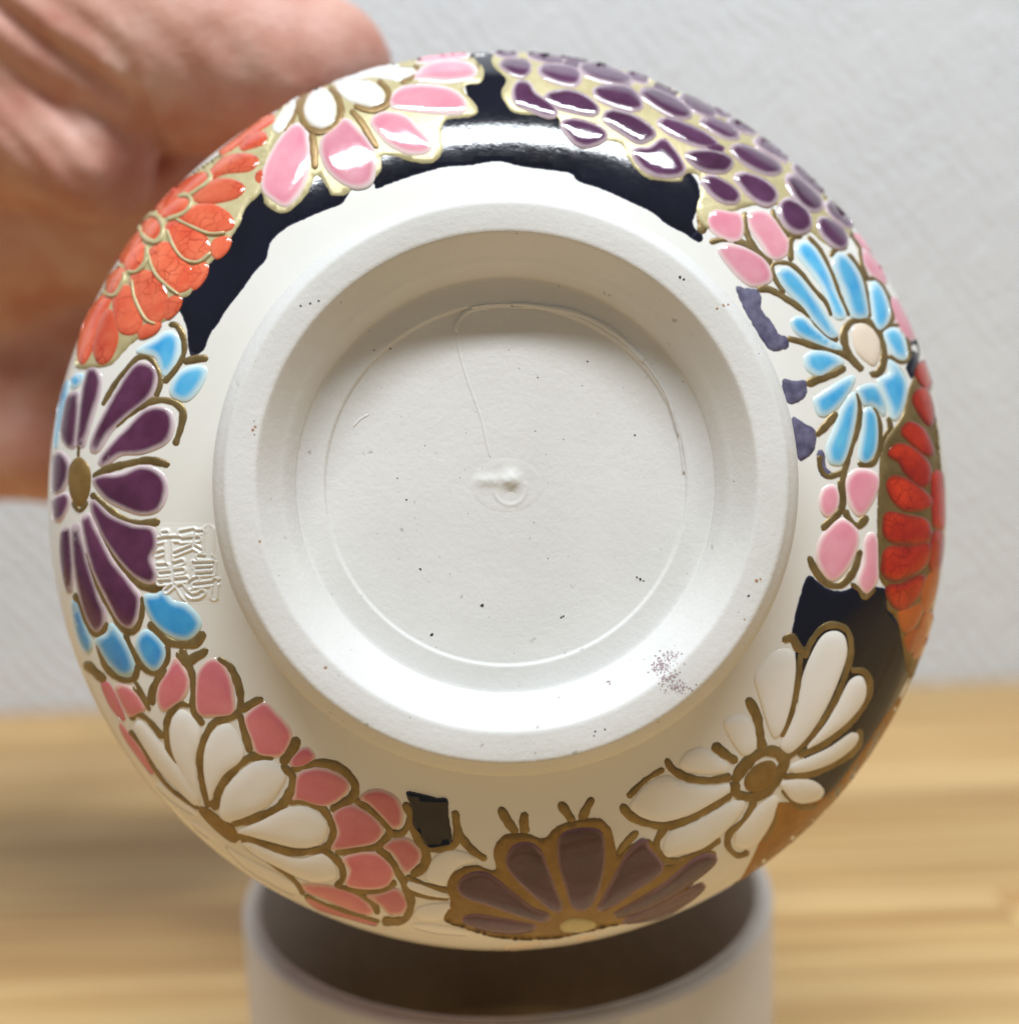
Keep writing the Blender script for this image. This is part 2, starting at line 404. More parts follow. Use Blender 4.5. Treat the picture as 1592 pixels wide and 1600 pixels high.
def dome(h0, w, base=0.0):
    b0 = base-.004 if base else -.006
    return lambda d: b0 + (h0+base-b0)*np.sqrt(np.clip(1-(1-np.clip(d/w, 0, 1))**2, 0, 1))
def flat(h0, w=3.0):
    return lambda d: -.006 + (h0+.006)*np.clip(d/w, 0, 1)
def petal(poly, mat, parent, h0=.03, w=12, base=0.0, name='petal', dref=None, grow=None):
    if grow is None: grow = {'orange': 4.6, 'scale': 4.6, 'pink': 3.6, 'red': 4.8, 'amber': 4, 'plum': 4.5, 'purple': 4.6, 'rose': 2.5, 'white': 2, 'blue': 2.2, 'azure': 2.2}.get(mat, 2)
    h0 *= .72; w *= 1.35
    V, T, d, _ = patch_geo(poly, 4.5, 7, dome(h0, w, base), inset=(1.2, 4.0), grow=grow)
    dm = dref or min(max(d.max(), 3), 18)
    return mesh(name, world(V), T, M[mat], parent, attr={'rho': np.clip(d/dm, 0, 1)})
def ground(poly, mat, parent, h0, name, w=1.6, wobble=.5, dref=7.0):
    V, T, d, _ = patch_geo(poly, 4, 9, flat(h0, w), wobble=wobble*.6, inset=(1.6,))
    return mesh(name, world(V), T, M[mat], parent, attr={'rho': np.clip(d/dref, 0, 1)})
def stroke_geo(path, wpx, h0, base=0.0, tree=None, taper=1.0):
    P = catmull(path, False, 4.0); n = len(P)
    T = np.gradient(P, axis=0); T /= np.linalg.norm(T, axis=1)[:, None]+1e-9
    Nn = np.stack([-T[:, 1], T[:, 0]], 1)
    s = np.concatenate([[0], np.cumsum(np.linalg.norm(np.diff(P, axis=0), axis=1))]); L = s[-1]
    hw = wpx*(.57 if tree is None else .5)*(1+.13*np.sin(s*.09+rng.uniform(0, 6))+.07*np.sin(s*.31+rng.uniform(0, 6))+.03*rng.normal(size=n))
    e = np.minimum(s, L-s); cap = np.sqrt(np.clip(1-(1-np.clip(e/(wpx*.5), 0, 1))**2, .04, 1)); hw = hw*cap
    prof = [(-1, -.006), (-.86, .6), (-.45, .95), (0, 1.0), (.45, .95), (.86, .6), (1, -.006)]
    V = []; m = len(prof)
    for i in range(n):
        for x, hh in prof:
            p = P[i]+Nn[i]*hw[i]*x
            q, nn = hit(p[0], p[1], tree)
            V.append(q + nn*((base+h0*cap[i]*hh) if hh > 0 else -.006))
    V = np.array(V); Fc = []
    for i in range(n-1):
        for k in range(m-1): Fc.append((i*m+k, i*m+k+1, (i+1)*m+k+1, (i+1)*m+k))
    a, b, c = V[Fc[2][0]], V[Fc[2][1]], V[Fc[2][2]]
    if np.dot(np.cross(b-a, c-a), -a) < 0: Fc = [f[::-1] for f in Fc]
    return V, Fc
def strokes(items, mat, parent, name='gold_outline', h0=.011, base=0.0, tree=None, **props):
    VV, FF, off = [], [], 0
    for path, wpx in items:
        V, Fc = stroke_geo(path, wpx, h0, base, tree)
        VV.append(V); FF += [tuple(i+off for i in f) for f in Fc]; off += len(V)
    return mesh(name, world(np.concatenate(VV)), FF, M[mat], parent, **props)
def Z(x0, y0, size=400):
    k = 1592.0/size
    def conv(pts): return [(x0+p[0]/k, y0+p[1]/k) for p in pts]
    return conv, k
def flower(name_label, ):
    return None
ZA, KA = Z(0, 0, 640); ZB, KB = Z(400, 60); ZC, KC = Z(740, 60); ZD, KD = Z(1080, 160); ZE, KE = Z(1120, 400); ZF, KF = Z(1120, 660)
ZG, KG = Z(920, 960, 480); ZH, KH = Z(660, 1120); ZI, KI = Z(330, 1100); ZJ, KJ = Z(120, 980); ZK, KK = Z(60, 400); ZL, KL = Z(60, 700)
PX = lambda p: list(p)
NAVY_H, GOLD_H = .006, .013

# ---- navy ground
ground([(301, 557), (319, 548), (331, 521), (341, 508), (356, 483), (382, 450), (397, 428), (417, 405), (425, 378), (450, 356), (475, 344), (505, 331), (534, 320), (541, 311), (556, 290), (572, 282), (584, 288), (587, 296), (613, 287), (651, 274), (697, 262), (737, 259), (777, 253), (815, 261), (860, 267), (891, 272), (903, 284), (941, 297), (981, 315), (1016, 332), (1042, 352), (1067, 365), (1092, 380), (1099, 369), (1083, 349), (1094, 311), (1080, 270), (1000, 215), (900, 180), (815, 150), (790, 95), (775, 84), (735, 84), (722, 110), (726, 160), (680, 190), (600, 205), (520, 235), (440, 290), (390, 305), (345, 370), (300, 450), (277, 476), (283, 492), (291, 512), (293, 535), (296, 553)],
       'navy', vase, NAVY_H, 'navy_ground', dref=10)
ground([(1259, 901), (1268, 900), (1291, 918), (1316, 922), (1340, 915), (1384, 920), (1390, 950), (1412, 990), (1424, 1040), (1428, 1075), (1412, 1112), (1390, 1150), (1360, 1195), (1320, 1240), (1270, 1240), (1250, 1150), (1240, 1050), (1243, 1000), (1236, 988), (1246, 940)], 'navy', vase, NAVY_H, 'navy_ground', dref=10)
ground([(1407, 1088), (1393, 1142), (1362, 1192), (1330, 1240), (1290, 1285), (1260, 1314), (1205, 1366), (1166, 1392), (1150, 1385), (1172, 1345), (1192, 1300), (1212, 1255), (1260, 1255), (1300, 1232), (1340, 1180), (1380, 1120)], 'gold_reflect', vase, .009, 'gold_ground')  # lower-right gold, tinted orange as a painted reflection of the wood
ground(ZI([(1210, 560), (1240, 540), (1400, 580), (1470, 590), (1480, 700), (1500, 860), (1440, 880), (1350, 890), (1300, 810), (1250, 750), (1250, 660)]), 'navy', vase, .02, 'navy_ground')
t = NT('thin_navy_wash'); t.set(Roughness=.6); t.link(t.ramp(t.noise(800, 3), [(.35, lin(70, 66, 92)), (.65, lin(104, 100, 126))]), t.b.inputs['Base Color']); M['wash'] = t.m
for p in ([(110, 190), (170, 196), (250, 206), (280, 260), (275, 330), (335, 400), (385, 475), (440, 505), (440, 575), (330, 590), (240, 470), (150, 300)],
          [(400, 770), (470, 772), (555, 775), (560, 860), (535, 895), (440, 920)], [(460, 1010), (515, 1015), (560, 1050), (610, 1078), (615, 1180), (565, 1255), (500, 1262)],
          [(620, 1210), (670, 1220), (680, 1310), (720, 1350), (690, 1390), (630, 1350)]):
    ground(ZE(p), 'wash', vase, .006, 'navy_ground', wobble=1.0)
ground(ZE([(1190, 520), (1230, 510), (1262, 580), (1250, 680), (1210, 770), (1170, 700), (1190, 640)]), 'navy', vase, NAVY_H, 'navy_ground')

# ---- orange chrysanthemum
fl = ground([(118, 572), (132, 520), (163, 450), (204, 386), (251, 319), (307, 267), (364, 227), (426, 181), (440, 172), (424, 209), (424, 273), (414, 297), (386, 326), (376, 350), (362, 374), (352, 396), (334, 408), (318, 434), (297, 462), (277, 472), (262, 499), (233, 519), (201, 543), (177, 569), (150, 575)], 'goldb', vase, GOLD_H, 'flower', wobble=.8)
fl['label'] = 'orange crackled chrysanthemum beside the hand'
for p in ([(560, 870), (590, 850), (618, 860), (622, 900), (600, 930), (570, 915)], [(625, 830), (660, 785), (720, 775), (735, 790), (710, 820), (650, 840)],
          [(700, 740), (740, 700), (790, 680), (808, 690), (790, 715), (730, 755)], [(760, 765), (820, 715), (890, 705), (945, 730), (920, 765), (840, 785), (780, 785)],
          [(820, 680), (880, 620), (960, 608), (1000, 625), (970, 660), (880, 670), (830, 690)], [(940, 580), (980, 530), (1030, 525), (1025, 555), (970, 575)],
          [(700, 855), (760, 810), (830, 805), (890, 840), (905, 880), (870, 895), (800, 900), (740, 870)], [(655, 880), (700, 870), (770, 900), (808, 945), (800, 995), (760, 1010), (710, 985), (670, 930)],
          [(590, 980), (650, 950), (690, 1000), (745, 1050), (740, 1110), (690, 1130), (640, 1080), (600, 1020)], [(840, 940), (890, 930), (880, 970), (845, 1000), (830, 975)],
          [(755, 1045), (800, 1030), (795, 1075), (755, 1120), (750, 1080)], [(520, 1080), (570, 1060), (620, 1090), (645, 1150), (640, 1220), (605, 1250), (560, 1210), (525, 1140)],
          [(455, 1130), (500, 1120), (530, 1180), (550, 1250), (530, 1290), (480, 1290), (455, 1230)], [(385, 1280), (420, 1210), (445, 1240), (455, 1320), (430, 1390), (395, 1410), (375, 1360)],
          [(495, 1000), (525, 960), (560, 960), (560, 1010), (530, 1050), (500, 1045)], [(430, 1090), (470, 1050), (485, 1070), (460, 1130), (430, 1140)],
          [(316, 1340), (352, 1230), (402, 1160), (430, 1160), (400, 1230), (370, 1330), (325, 1410)], [(660, 1170), (700, 1160), (690, 1200), (650, 1235)], [(560, 1275), (620, 1255), (600, 1290), (550, 1310)],
          [(1005, 680), (1025, 670), (1025, 700), (1005, 705)], [(860, 598), (940, 535), (1050, 456), (1060, 470), (980, 522), (900, 577)], [(605, 815), (685, 727), (702, 738), (642, 790)], [(475, 1005), (545, 908), (560, 903), (540, 952), (492, 1012)]):
    petal(ZA(p), 'orange', fl, .022, 9, GOLD_H)
strokes([(ZA(p), w_/KA) for p, w_ in (([(552, 905), (546, 868), (585, 840), (622, 848), (640, 895), (618, 942), (578, 935), (552, 905)], 17), ([(655, 858), (722, 832), (750, 792), (735, 764), (700, 768)], 15), ([(735, 768), (805, 720), (825, 690), (808, 668)], 14), ([(500, 1058), (538, 1060), (572, 1020), (578, 960)], 14), ([(415, 1145), (455, 1150), (488, 1090), (490, 1060)], 12),
     ([(655, 895), (680, 960), (720, 1010), (775, 1022), (825, 985)], 11), ([(580, 985), (605, 1060), (650, 1110), (700, 1148)], 11), ([(520, 1090), (530, 1160), (570, 1240), (610, 1262)], 11), ([(690, 856), (760, 890), (820, 912), (880, 908)], 11))], 'goldb', fl, h0=.012, base=GOLD_H+.014)
# ---- pink and white chrysanthemum
fl = ground(ZB([(40, 980), (60, 1040), (160, 1095), (250, 1050), (330, 960), (380, 860), (450, 950), (470, 980), (560, 980), (600, 940), (640, 920), (730, 880), (780, 830), (790, 740), (860, 740), (1010, 780), (1120, 770), (1170, 690), (1160, 640), (1180, 520), (1350, 490), (1380, 430), (1290, 310), (1400, 280), (1420, 200), (1380, 150), (1300, 105), (1000, 128), (560, 222), (400, 315), (260, 360), (130, 460), (90, 560), (40, 720), (20, 860)]), 'goldb', vase, GOLD_H, 'flower', wobble=.8)
fl['label'] = 'pink and white chrysanthemum under the lamp streak'
for m, p in (('white', [(410, 310), (460, 350), (495, 430), (480, 520), (410, 560), (340, 530), (305, 450), (340, 350)]), ('white', [(500, 290), (600, 270), (720, 280), (790, 340), (790, 400), (730, 430), (640, 410), (560, 380)]),
             ('white', [(560, 272), (700, 225), (880, 192), (980, 202), (970, 235), (880, 265), (780, 250), (700, 245)]), ('white', [(280, 365), (250, 450), (190, 540), (140, 590), (110, 560), (160, 475), (220, 395)]), ('white', [(480, 285), (560, 232), (700, 192), (850, 172), (890, 178), (760, 210), (600, 255)]),
             ('pink', [(260, 540), (320, 600), (330, 780), (290, 930), (200, 1040), (120, 1010), (50, 940), (60, 820), (120, 690), (190, 590)]), ('pink', [(560, 510), (640, 580), (720, 680), (740, 760), (720, 890), (640, 930), (540, 900), (450, 820), (410, 720), (420, 630), (500, 560)]),
             ('pink', [(720, 520), (800, 470), (920, 490), (1000, 560), (1080, 660), (1060, 710), (960, 720), (840, 670), (770, 600)]), ('pink', [(840, 380), (920, 310), (1080, 300), (1220, 330), (1300, 400), (1280, 465), (1120, 470), (950, 450), (850, 430)]),
             ('pink', [(1010, 210), (1120, 155), (1270, 150), (1360, 190), (1340, 250), (1200, 275), (1060, 265), (980, 250)]), ('pink', [(1000, 138), (1120, 108), (1290, 100), (1320, 112), (1250, 132), (1050, 150)])):
    petal(ZB(p), m, fl, .032, 12, GOLD_H)
strokes([(ZB(p), w_/KB) for p, w_ in (([(310, 340), (280, 440), (310, 545), (400, 590), (490, 555), (530, 470), (515, 375), (460, 305)], 40), ([(610, 425), (720, 455), (815, 415), (825, 335), (760, 265)], 40), ([(590, 450), (660, 530), (720, 630), (760, 690)], 40), ([(350, 590), (365, 700), (370, 820)], 44), ([(980, 175), (1015, 200), (985, 245), (900, 285)], 26), ([(270, 380), (240, 500), (180, 590)], 24))], 'gold', fl, h0=.010, base=GOLD_H+.004)
# ---- violet flower of scale petals
fl = ground([(770, 87), (769, 103), (790, 125), (782, 143), (790, 165), (810, 180), (866, 183), (876, 203), (896, 226), (916, 234), (948, 222), (971, 229), (981, 251), (1006, 278), (1036, 284), (1064, 285), (1070, 274), (1089, 274), (1094, 299), (1087, 326), (1095, 350), (1112, 358), (1158, 326), (1216, 322), (1221, 356), (1241, 366), (1261, 361), (1294, 386), (1316, 388), (1326, 371), (1331, 356), (1325, 345), (1281, 297), (1226, 246), (1176, 205), (1115, 172), (1040, 135), (978, 109), (916, 94), (866, 86), (790, 82)], 'goldb', vase, GOLD_H, 'flower', wobble=.7)
fl['label'] = 'violet chrysanthemum of overlapping scale petals'
for p in ([(140, 98), (200, 90), (270, 97), (260, 108), (180, 112)], [(340, 105), (420, 103), (530, 135), (550, 155), (460, 147), (370, 124)], [(540, 118), (640, 122), (710, 146), (700, 155), (610, 141)],
          [(170, 170), (220, 145), (330, 155), (345, 200), (300, 240), (230, 215)], [(410, 200), (470, 175), (600, 190), (660, 230), (640, 290), (560, 290), (450, 250)], [(660, 180), (760, 165), (870, 200), (980, 265), (960, 290), (850, 280), (720, 240)],
          [(950, 225), (1010, 220), (1080, 262), (1060, 277), (980, 254)], [(250, 340), (280, 280), (340, 290), (380, 350), (480, 420), (510, 470), (470, 490), (360, 450), (270, 410)], [(450, 370), (520, 340), (620, 340), (720, 390), (770, 450), (740, 480), (640, 465), (520, 430)],
          [(750, 330), (830, 305), (940, 310), (1010, 360), (1040, 430), (980, 450), (860, 420), (780, 380)], [(1040, 340), (1100, 325), (1220, 370), (1320, 440), (1340, 490), (1250, 495), (1130, 430)], [(1280, 370), (1340, 380), (1450, 430), (1500, 480), (1450, 485), (1350, 440)],
          [(550, 540), (600, 515), (700, 530), (790, 570), (820, 610), (780, 650), (690, 670), (620, 640)], [(810, 490), (850, 460), (960, 480), (1070, 540), (1120, 600), (1080, 635), (1020, 650), (920, 590), (830, 530)],
          [(1150, 530), (1200, 510), (1330, 550), (1450, 610), (1510, 670), (1440, 680), (1330, 650), (1210, 590)], [(1410, 520), (1480, 510), (1592, 560), (1640, 620), (1560, 620), (1470, 570)],
          [(1000, 700), (1090, 690), (1170, 640), (1230, 690), (1300, 800), (1280, 850), (1180, 860), (1080, 830), (1010, 760)], [(1320, 730), (1400, 710), (1520, 720), (1600, 770), (1560, 830), (1450, 830), (1370, 790)],
          [(1120, 300), (1180, 320), (1250, 360), (1200, 352)], [(560, 168), (640, 168), (650, 178), (590, 182)]):
    petal(ZC(p), 'scale', fl, .034, 9, GOLD_H)
for p in ([(130, 45), (200, 52), (250, 82), (200, 86)], [(230, 122), (330, 125), (400, 182), (375, 197), (290, 172)], [(250, 290), (310, 275), (420, 320), (520, 380), (550, 430), (480, 450), (370, 410), (290, 350)],
          [(390, 242), (440, 234), (530, 275), (595, 345), (585, 372), (500, 332), (430, 287)], [(70, 490), (130, 470), (230, 520), (290, 580), (270, 625), (190, 620), (110, 560)], [(270, 470), (330, 450), (440, 490), (510, 550), (520, 600), (470, 640), (380, 600), (310, 530)],
          [(590, 480), (620, 460), (730, 540), (800, 620), (790, 670), (720, 670), (640, 600)], [(630, 405), (680, 408), (775, 497), (812, 562), (785, 562), (700, 485)], [(555, 640), (600, 610), (690, 660), (730, 730), (720, 790), (650, 810), (580, 760), (555, 700)],
          [(790, 740), (830, 730), (920, 790), (955, 850), (940, 900), (880, 890), (810, 820)], [(830, 635), (870, 637), (950, 712), (990, 772), (958, 772), (870, 705)], [(50, 250), (120, 260), (200, 300), (170, 310), (90, 280)]):
    petal(ZD(p), 'scale', fl, .034, 9, GOLD_H)
# ---- pink petals beside it
fl = strokes([(ZD(p), w_/KD) for p, w_ in (([(330, 680), (340, 800), (400, 920), (500, 1010)], 40), ([(110, 870), (220, 850), (330, 880), (430, 950), (500, 1000)], 36), ([(500, 660), (520, 720), (600, 820), (690, 835)], 32), ([(970, 790), (1040, 900), (1060, 1020), (1100, 1110)], 26), ([(60, 660), (70, 740), (60, 820)], 60))], 'line', vase, 'flower')
fl['label'] = 'pale pink petals between the violet and blue flowers'
for p in ([(100, 720), (140, 670), (230, 680), (300, 700), (320, 780), (290, 860), (200, 850), (110, 780)], [(350, 700), (430, 680), (500, 720), (560, 800), (600, 880), (580, 950), (500, 970), (430, 880), (370, 790)], [(170, 920), (230, 890), (330, 910), (440, 970), (490, 1050), (490, 1110), (410, 1140), (350, 1130), (260, 1050)],
          [(1060, 930), (1100, 935), (1175, 1025), (1210, 1112), (1195, 1130), (1120, 1070), (1070, 1000)], [(1000, 825), (1045, 828), (1110, 905), (1122, 933), (1070, 902)], [(1240, 1215), (1285, 1240), (1355, 1375), (1385, 1470), (1350, 1480), (1280, 1370), (1240, 1270)]):
    petal(ZD(p), 'pink', fl, .032, 12)
# ---- sky-blue daisy
fl = strokes([(ZE(p), w_/KE) for p, w_ in (([(905, 715), (850, 650), (800, 570), (790, 470), (840, 405), (920, 400), (1000, 470), (1035, 580), (1030, 680), (990, 735), (945, 725)], 44), ([(245, 205), (330, 210), (450, 280), (560, 350), (640, 450), (690, 505), (755, 520)], 40),
     ([(430, 510), (530, 535), (640, 570), (760, 600), (830, 640), (890, 700)], 40), ([(550, 800), (640, 760), (730, 730), (800, 690)], 50), ([(610, 1120), (680, 1050), (745, 970)], 46), ([(860, 850), (885, 950), (870, 1080), (830, 1200), (800, 1300), (780, 1400), (790, 1500)], 36),
     ([(960, 940), (1000, 1020), (1010, 1130), (1000, 1220), (960, 1290), (870, 1290)], 36), ([(1060, 1000), (1075, 1070), (1030, 1140), (1020, 1230)], 30), ([(1000, 480), (1090, 430), (1160, 450), (1190, 560), (1190, 640), (1140, 660), (1060, 620)], 26))] +
     [(ZD(p), w_/KD) for p, w_ in (([(580, 1190), (520, 1100), (505, 1010), (600, 1000), (680, 1060), (760, 1160), (840, 1250), (870, 1330)], 26), ([(620, 990), (610, 880), (640, 830), (720, 800)], 38), ([(720, 830), (800, 920), (870, 1060), (920, 1200), (980, 1330)], 26), ([(860, 960), (900, 910), (970, 900)], 36),
     ([(970, 940), (1040, 1030), (1080, 1150), (1110, 1340)], 26), ([(1100, 1090), (1170, 1120), (1230, 1230), (1250, 1340), (1200, 1410)], 28), ([(1090, 1090), (1060, 1010), (1050, 930)], 24))], 'line', vase, 'flower')
fl['label'] = 'sky-blue daisy with cream centre'
for p in ([(530, 1050), (600, 1030), (680, 1090), (780, 1230), (880, 1390), (910, 1450), (860, 1470), (780, 1400), (680, 1270), (560, 1140)], [(650, 900), (700, 865), (770, 910), (850, 1050), (900, 1180), (960, 1320), (940, 1350), (880, 1330), (820, 1180), (740, 1060), (660, 960)],
          [(880, 990), (910, 940), (970, 960), (1040, 1060), (1080, 1180), (1100, 1320), (1060, 1350), (990, 1330), (940, 1180), (890, 1060)], [(1105, 1170), (1130, 1110), (1180, 1150), (1225, 1260), (1225, 1360), (1170, 1420), (1130, 1380), (1110, 1270)], [(1190, 1430), (1250, 1400), (1310, 1440), (1335, 1530), (1330, 1600), (1270, 1592), (1210, 1510)]):
    petal(ZD(p), 'blue', fl, .03, 11)
for p in ([(460, 400), (530, 380), (600, 440), (700, 520), (780, 570), (740, 590), (620, 550), (490, 480)], [(540, 640), (570, 600), (660, 590), (740, 620), (790, 665), (740, 690), (640, 750), (560, 710)], [(600, 900), (650, 850), (780, 770), (850, 745), (850, 790), (790, 900), (690, 990), (630, 990)],
          [(680, 1190), (730, 1060), (790, 910), (850, 850), (870, 920), (850, 1080), (790, 1280), (720, 1300), (690, 1270)], [(880, 1260), (900, 1100), (910, 970), (950, 940), (990, 990), (1000, 1120), (980, 1230), (930, 1290)], [(1000, 770), (1070, 730), (1060, 650), (1110, 670), (1170, 760), (1180, 860), (1140, 990), (1090, 1020), (1050, 920), (1020, 850)],
          [(870, 830), (980, 800), (1040, 900), (1040, 1000), (1000, 960), (950, 930), (910, 930)]):
    petal(ZE(p), 'blue', fl, .03, 11)
petal(ZE([(850, 440), (920, 425), (990, 490), (1010, 590), (980, 680), (930, 660), (870, 600), (845, 510)]), 'cream', fl, .03, 10, name='flower_centre')
# ---- pink buds on the right
fl = strokes([(ZF(p), w_/KF) for p, w_ in (([(770, 350), (780, 450), (770, 540), (700, 620), (650, 670)], 46), ([(790, 540), (830, 620), (880, 640), (935, 580)], 46), ([(570, 830), (610, 920), (680, 1000), (770, 1010), (850, 920), (890, 790)], 42), ([(830, 1000), (880, 1040), (920, 1090), (980, 1020)], 32), ([(640, 200), (640, 280), (690, 335), (800, 300)], 34))], 'line', vase, 'flower')
fl['label'] = 'cluster of four pink petals below the blue daisy'
for p in ([(640, 480), (670, 410), (720, 395), (750, 450), (740, 530), (690, 585), (650, 550)], [(800, 380), (850, 305), (940, 300), (1000, 350), (980, 450), (930, 540), (880, 580), (820, 500)], [(620, 820), (660, 700), (770, 605), (860, 660), (870, 760), (810, 900), (720, 980), (650, 920)], [(920, 740), (960, 690), (990, 740), (995, 880), (990, 980), (930, 1060), (880, 990), (910, 870)]):
    petal(ZF(p), 'pink', fl, .032, 12)
# ---- red scale flower at the edge
fl = ground([(1419, 604), (1407, 651), (1378, 694), (1371, 760), (1369, 836), (1371, 899), (1384, 921), (1384, 951), (1399, 969), (1409, 1012), (1416, 1052), (1427, 1060), (1448, 990), (1462, 920), (1469, 860), (1471, 800), (1470, 730), (1463, 660), (1450, 610), (1437, 580)], 'line', vase, GOLD_H, 'flower')
fl['label'] = 'red and amber chrysanthemum wrapping round the edge of the vase'
for m, p in (('red', [(1150, 60), (1190, 10), (1260, 40), (1310, 120), (1330, 200), (1280, 190), (1190, 110)]), ('red', [(1070, 200), (1110, 150), (1190, 160), (1300, 260), (1300, 380), (1250, 390), (1170, 310), (1130, 240)]), ('red', [(1060, 390), (1100, 345), (1200, 380), (1310, 470), (1310, 520), (1180, 545), (1100, 490)]),
             ('red', [(1040, 620), (1060, 570), (1180, 590), (1290, 620), (1310, 720), (1240, 750), (1090, 740), (1040, 690)]), ('red', [(1030, 880), (1060, 790), (1200, 780), (1310, 760), (1290, 870), (1190, 950), (1090, 975), (1035, 940)]), ('red', [(1060, 1030), (1150, 1010), (1270, 960), (1250, 1060), (1160, 1155), (1090, 1130)]),
             ('amber', [(1130, 1180), (1220, 1150), (1270, 1130), (1240, 1230), (1170, 1300), (1140, 1250)]), ('amber', [(1170, 1330), (1260, 1280), (1240, 1370), (1190, 1420)]), ('red', [(1340, 330), (1385, 320), (1398, 560), (1390, 660), (1350, 640), (1340, 480)]), ('red', [(1340, 700), (1388, 690), (1380, 850), (1350, 930), (1320, 880)]),
             ('amber', [(1290, 1000), (1365, 910), (1340, 1080), (1290, 1180), (1270, 1120)]), ('amber', [(1275, 1215), (1325, 1185), (1295, 1350), (1240, 1460), (1220, 1430)]), ('red', [(1220, -155), (1285, -205), (1330, -75), (1315, 15), (1250, -70)]), ('red', [(1240, -295), (1280, -370), (1315, -235), (1295, -215)])):
    petal(ZF(p), m, fl, .02, 8, GOLD_H)
# ---- white daisy lower right
fl = strokes([(ZG(p), w_/KG) for p, w_ in (([(750, 870), (800, 790), (880, 720), (960, 710), (1010, 750), (1000, 800), (960, 870), (890, 930), (810, 945), (760, 920), (752, 860)], 56), ([(820, 430), (870, 530), (890, 640), (900, 710)], 46), ([(640, 670), (700, 720), (770, 765)], 46), ([(400, 745), (430, 800), (510, 845), (620, 860), (740, 840)], 40),
     ([(390, 800), (290, 860), (200, 950)], 30), ([(170, 980), (200, 1030), (280, 1075), (400, 1095), (520, 1060), (640, 990), (740, 930)], 44), ([(1000, 140), (1050, 120), (1090, 180), (1140, 185)], 40), ([(1095, 200), (1080, 350), (1050, 500), (1000, 640)], 34),
     ([(1110, 230), (1150, 140), (1210, 70), (1280, 55), (1340, 90), (1355, 180), (1330, 300), (1260, 470), (1140, 640), (1020, 750)], 34), ([(1350, 290), (1420, 295), (1450, 350), (1440, 440), (1350, 560), (1220, 670), (1080, 730)], 36), ([(1400, 590), (1390, 680), (1280, 770), (1130, 830), (1000, 840)], 36), ([(1000, 900), (1050, 960), (1100, 1000), (1190, 985)], 36),
     ([(960, 960), (960, 1070), (900, 1180)], 22), ([(860, 960), (800, 1070), (730, 1130), (720, 1200), (770, 1250), (830, 1230)], 32), ([(400, 1100), (350, 1180), (380, 1260), (450, 1280), (560, 1240), (680, 1160)], 36))], 'line', vase, 'flower')
fl['label'] = 'white daisy with gold centre beside the purple flower'
for p in ([(940, 210), (1010, 180), (1060, 200), (1070, 290), (1050, 450), (1010, 590), (960, 640), (920, 560), (880, 420), (860, 320)], [(1190, 130), (1260, 85), (1320, 110), (1335, 200), (1300, 320), (1230, 480), (1130, 640), (1040, 720), (990, 690), (1000, 640), (1070, 490), (1110, 300)], [(1350, 340), (1410, 320), (1435, 380), (1420, 460), (1340, 560), (1220, 650), (1130, 700), (1130, 680), (1220, 570), (1290, 450)],
          [(1360, 610), (1400, 630), (1370, 690), (1280, 760), (1160, 810), (1060, 820), (1040, 790), (1110, 750), (1240, 690)], [(990, 880), (1060, 850), (1160, 860), (1215, 910), (1190, 960), (1100, 980), (1040, 960)], [(950, 940), (980, 960), (950, 1070), (880, 1180), (810, 1215), (755, 1190), (770, 1110), (850, 1020)], [(700, 990), (800, 960), (800, 1010), (720, 1110), (600, 1210), (480, 1240), (400, 1255), (385, 1200), (430, 1120), (560, 1070)],
          [(230, 960), (300, 880), (400, 835), (480, 870), (620, 890), (730, 880), (730, 920), (640, 980), (520, 1040), (380, 1075), (270, 1050), (215, 1000)], [(700, 560), (770, 520), (830, 540), (860, 620), (860, 700), (800, 730), (740, 660)], [(500, 720), (580, 690), (640, 720), (720, 780), (700, 820), (560, 820), (470, 790)]):
    petal(ZG(p), 'white', fl, .03, 14)
petal(ZG([(810, 850), (870, 780), (940, 760), (970, 800), (950, 870), (880, 915), (820, 905)]), 'gold', fl, .03, 8, name='flower_centre')
# ---- purple daisy at the bottom
fl = ground(ZH([(150, 1050), (200, 960), (330, 920), (450, 950), (440, 830), (500, 740), (620, 720), (760, 750), (830, 680), (960, 640), (1100, 630), (1170, 690), (1200, 800), (1215, 860), (1280, 800), (1400, 755), (1450, 810), (1510, 920), (1640, 880), (1790, 830), (1830, 860), (1760, 960), (1640, 1080), (1540, 1170), (1400, 1245), (1200, 1300), (1000, 1345), (800, 1385), (500, 1382), (250, 1316), (130, 1260), (170, 1150)]), 'gold', vase, GOLD_H, 'flower', wobble=.8)
fl['label'] = 'plum purple daisy with gold centre facing the ring stand'
for p in ([(230, 1050), (280, 990), (370, 970), (450, 1010), (560, 1100), (680, 1190), (780, 1230), (760, 1260), (620, 1230), (420, 1160), (270, 1110)], [(530, 890), (570, 810), (660, 790), (730, 840), (770, 940), (820, 1080), (860, 1190), (810, 1190), (720, 1120), (620, 1030), (550, 950)],
          [(850, 800), (880, 730), (1000, 700), (1100, 720), (1120, 830), (1110, 960), (1080, 1080), (1020, 1180), (940, 1170), (900, 1050), (860, 920)], [(1220, 950), (1280, 850), (1370, 770), (1400, 820), (1480, 920), (1450, 980), (1330, 1060), (1200, 1150), (1100, 1190), (1130, 1120)], [(260, 1260), (330, 1235), (500, 1260), (680, 1295), (690, 1310), (560, 1330), (380, 1310)]):
    petal(ZH(p), 'plum', fl, .03, 10, GOLD_H)
petal([(961, 1428), (1000, 1405), (1040, 1380), (1080, 1347), (1106, 1336), (1116, 1343), (1092, 1366), (1050, 1395), (1000, 1420)], 'plum', fl, .03, 8, GOLD_H)
petal([(975, 1438), (1030, 1416), (1080, 1390), (1098, 1384), (1075, 1405), (1030, 1430)], 'plum', fl, .026, 7, GOLD_H)
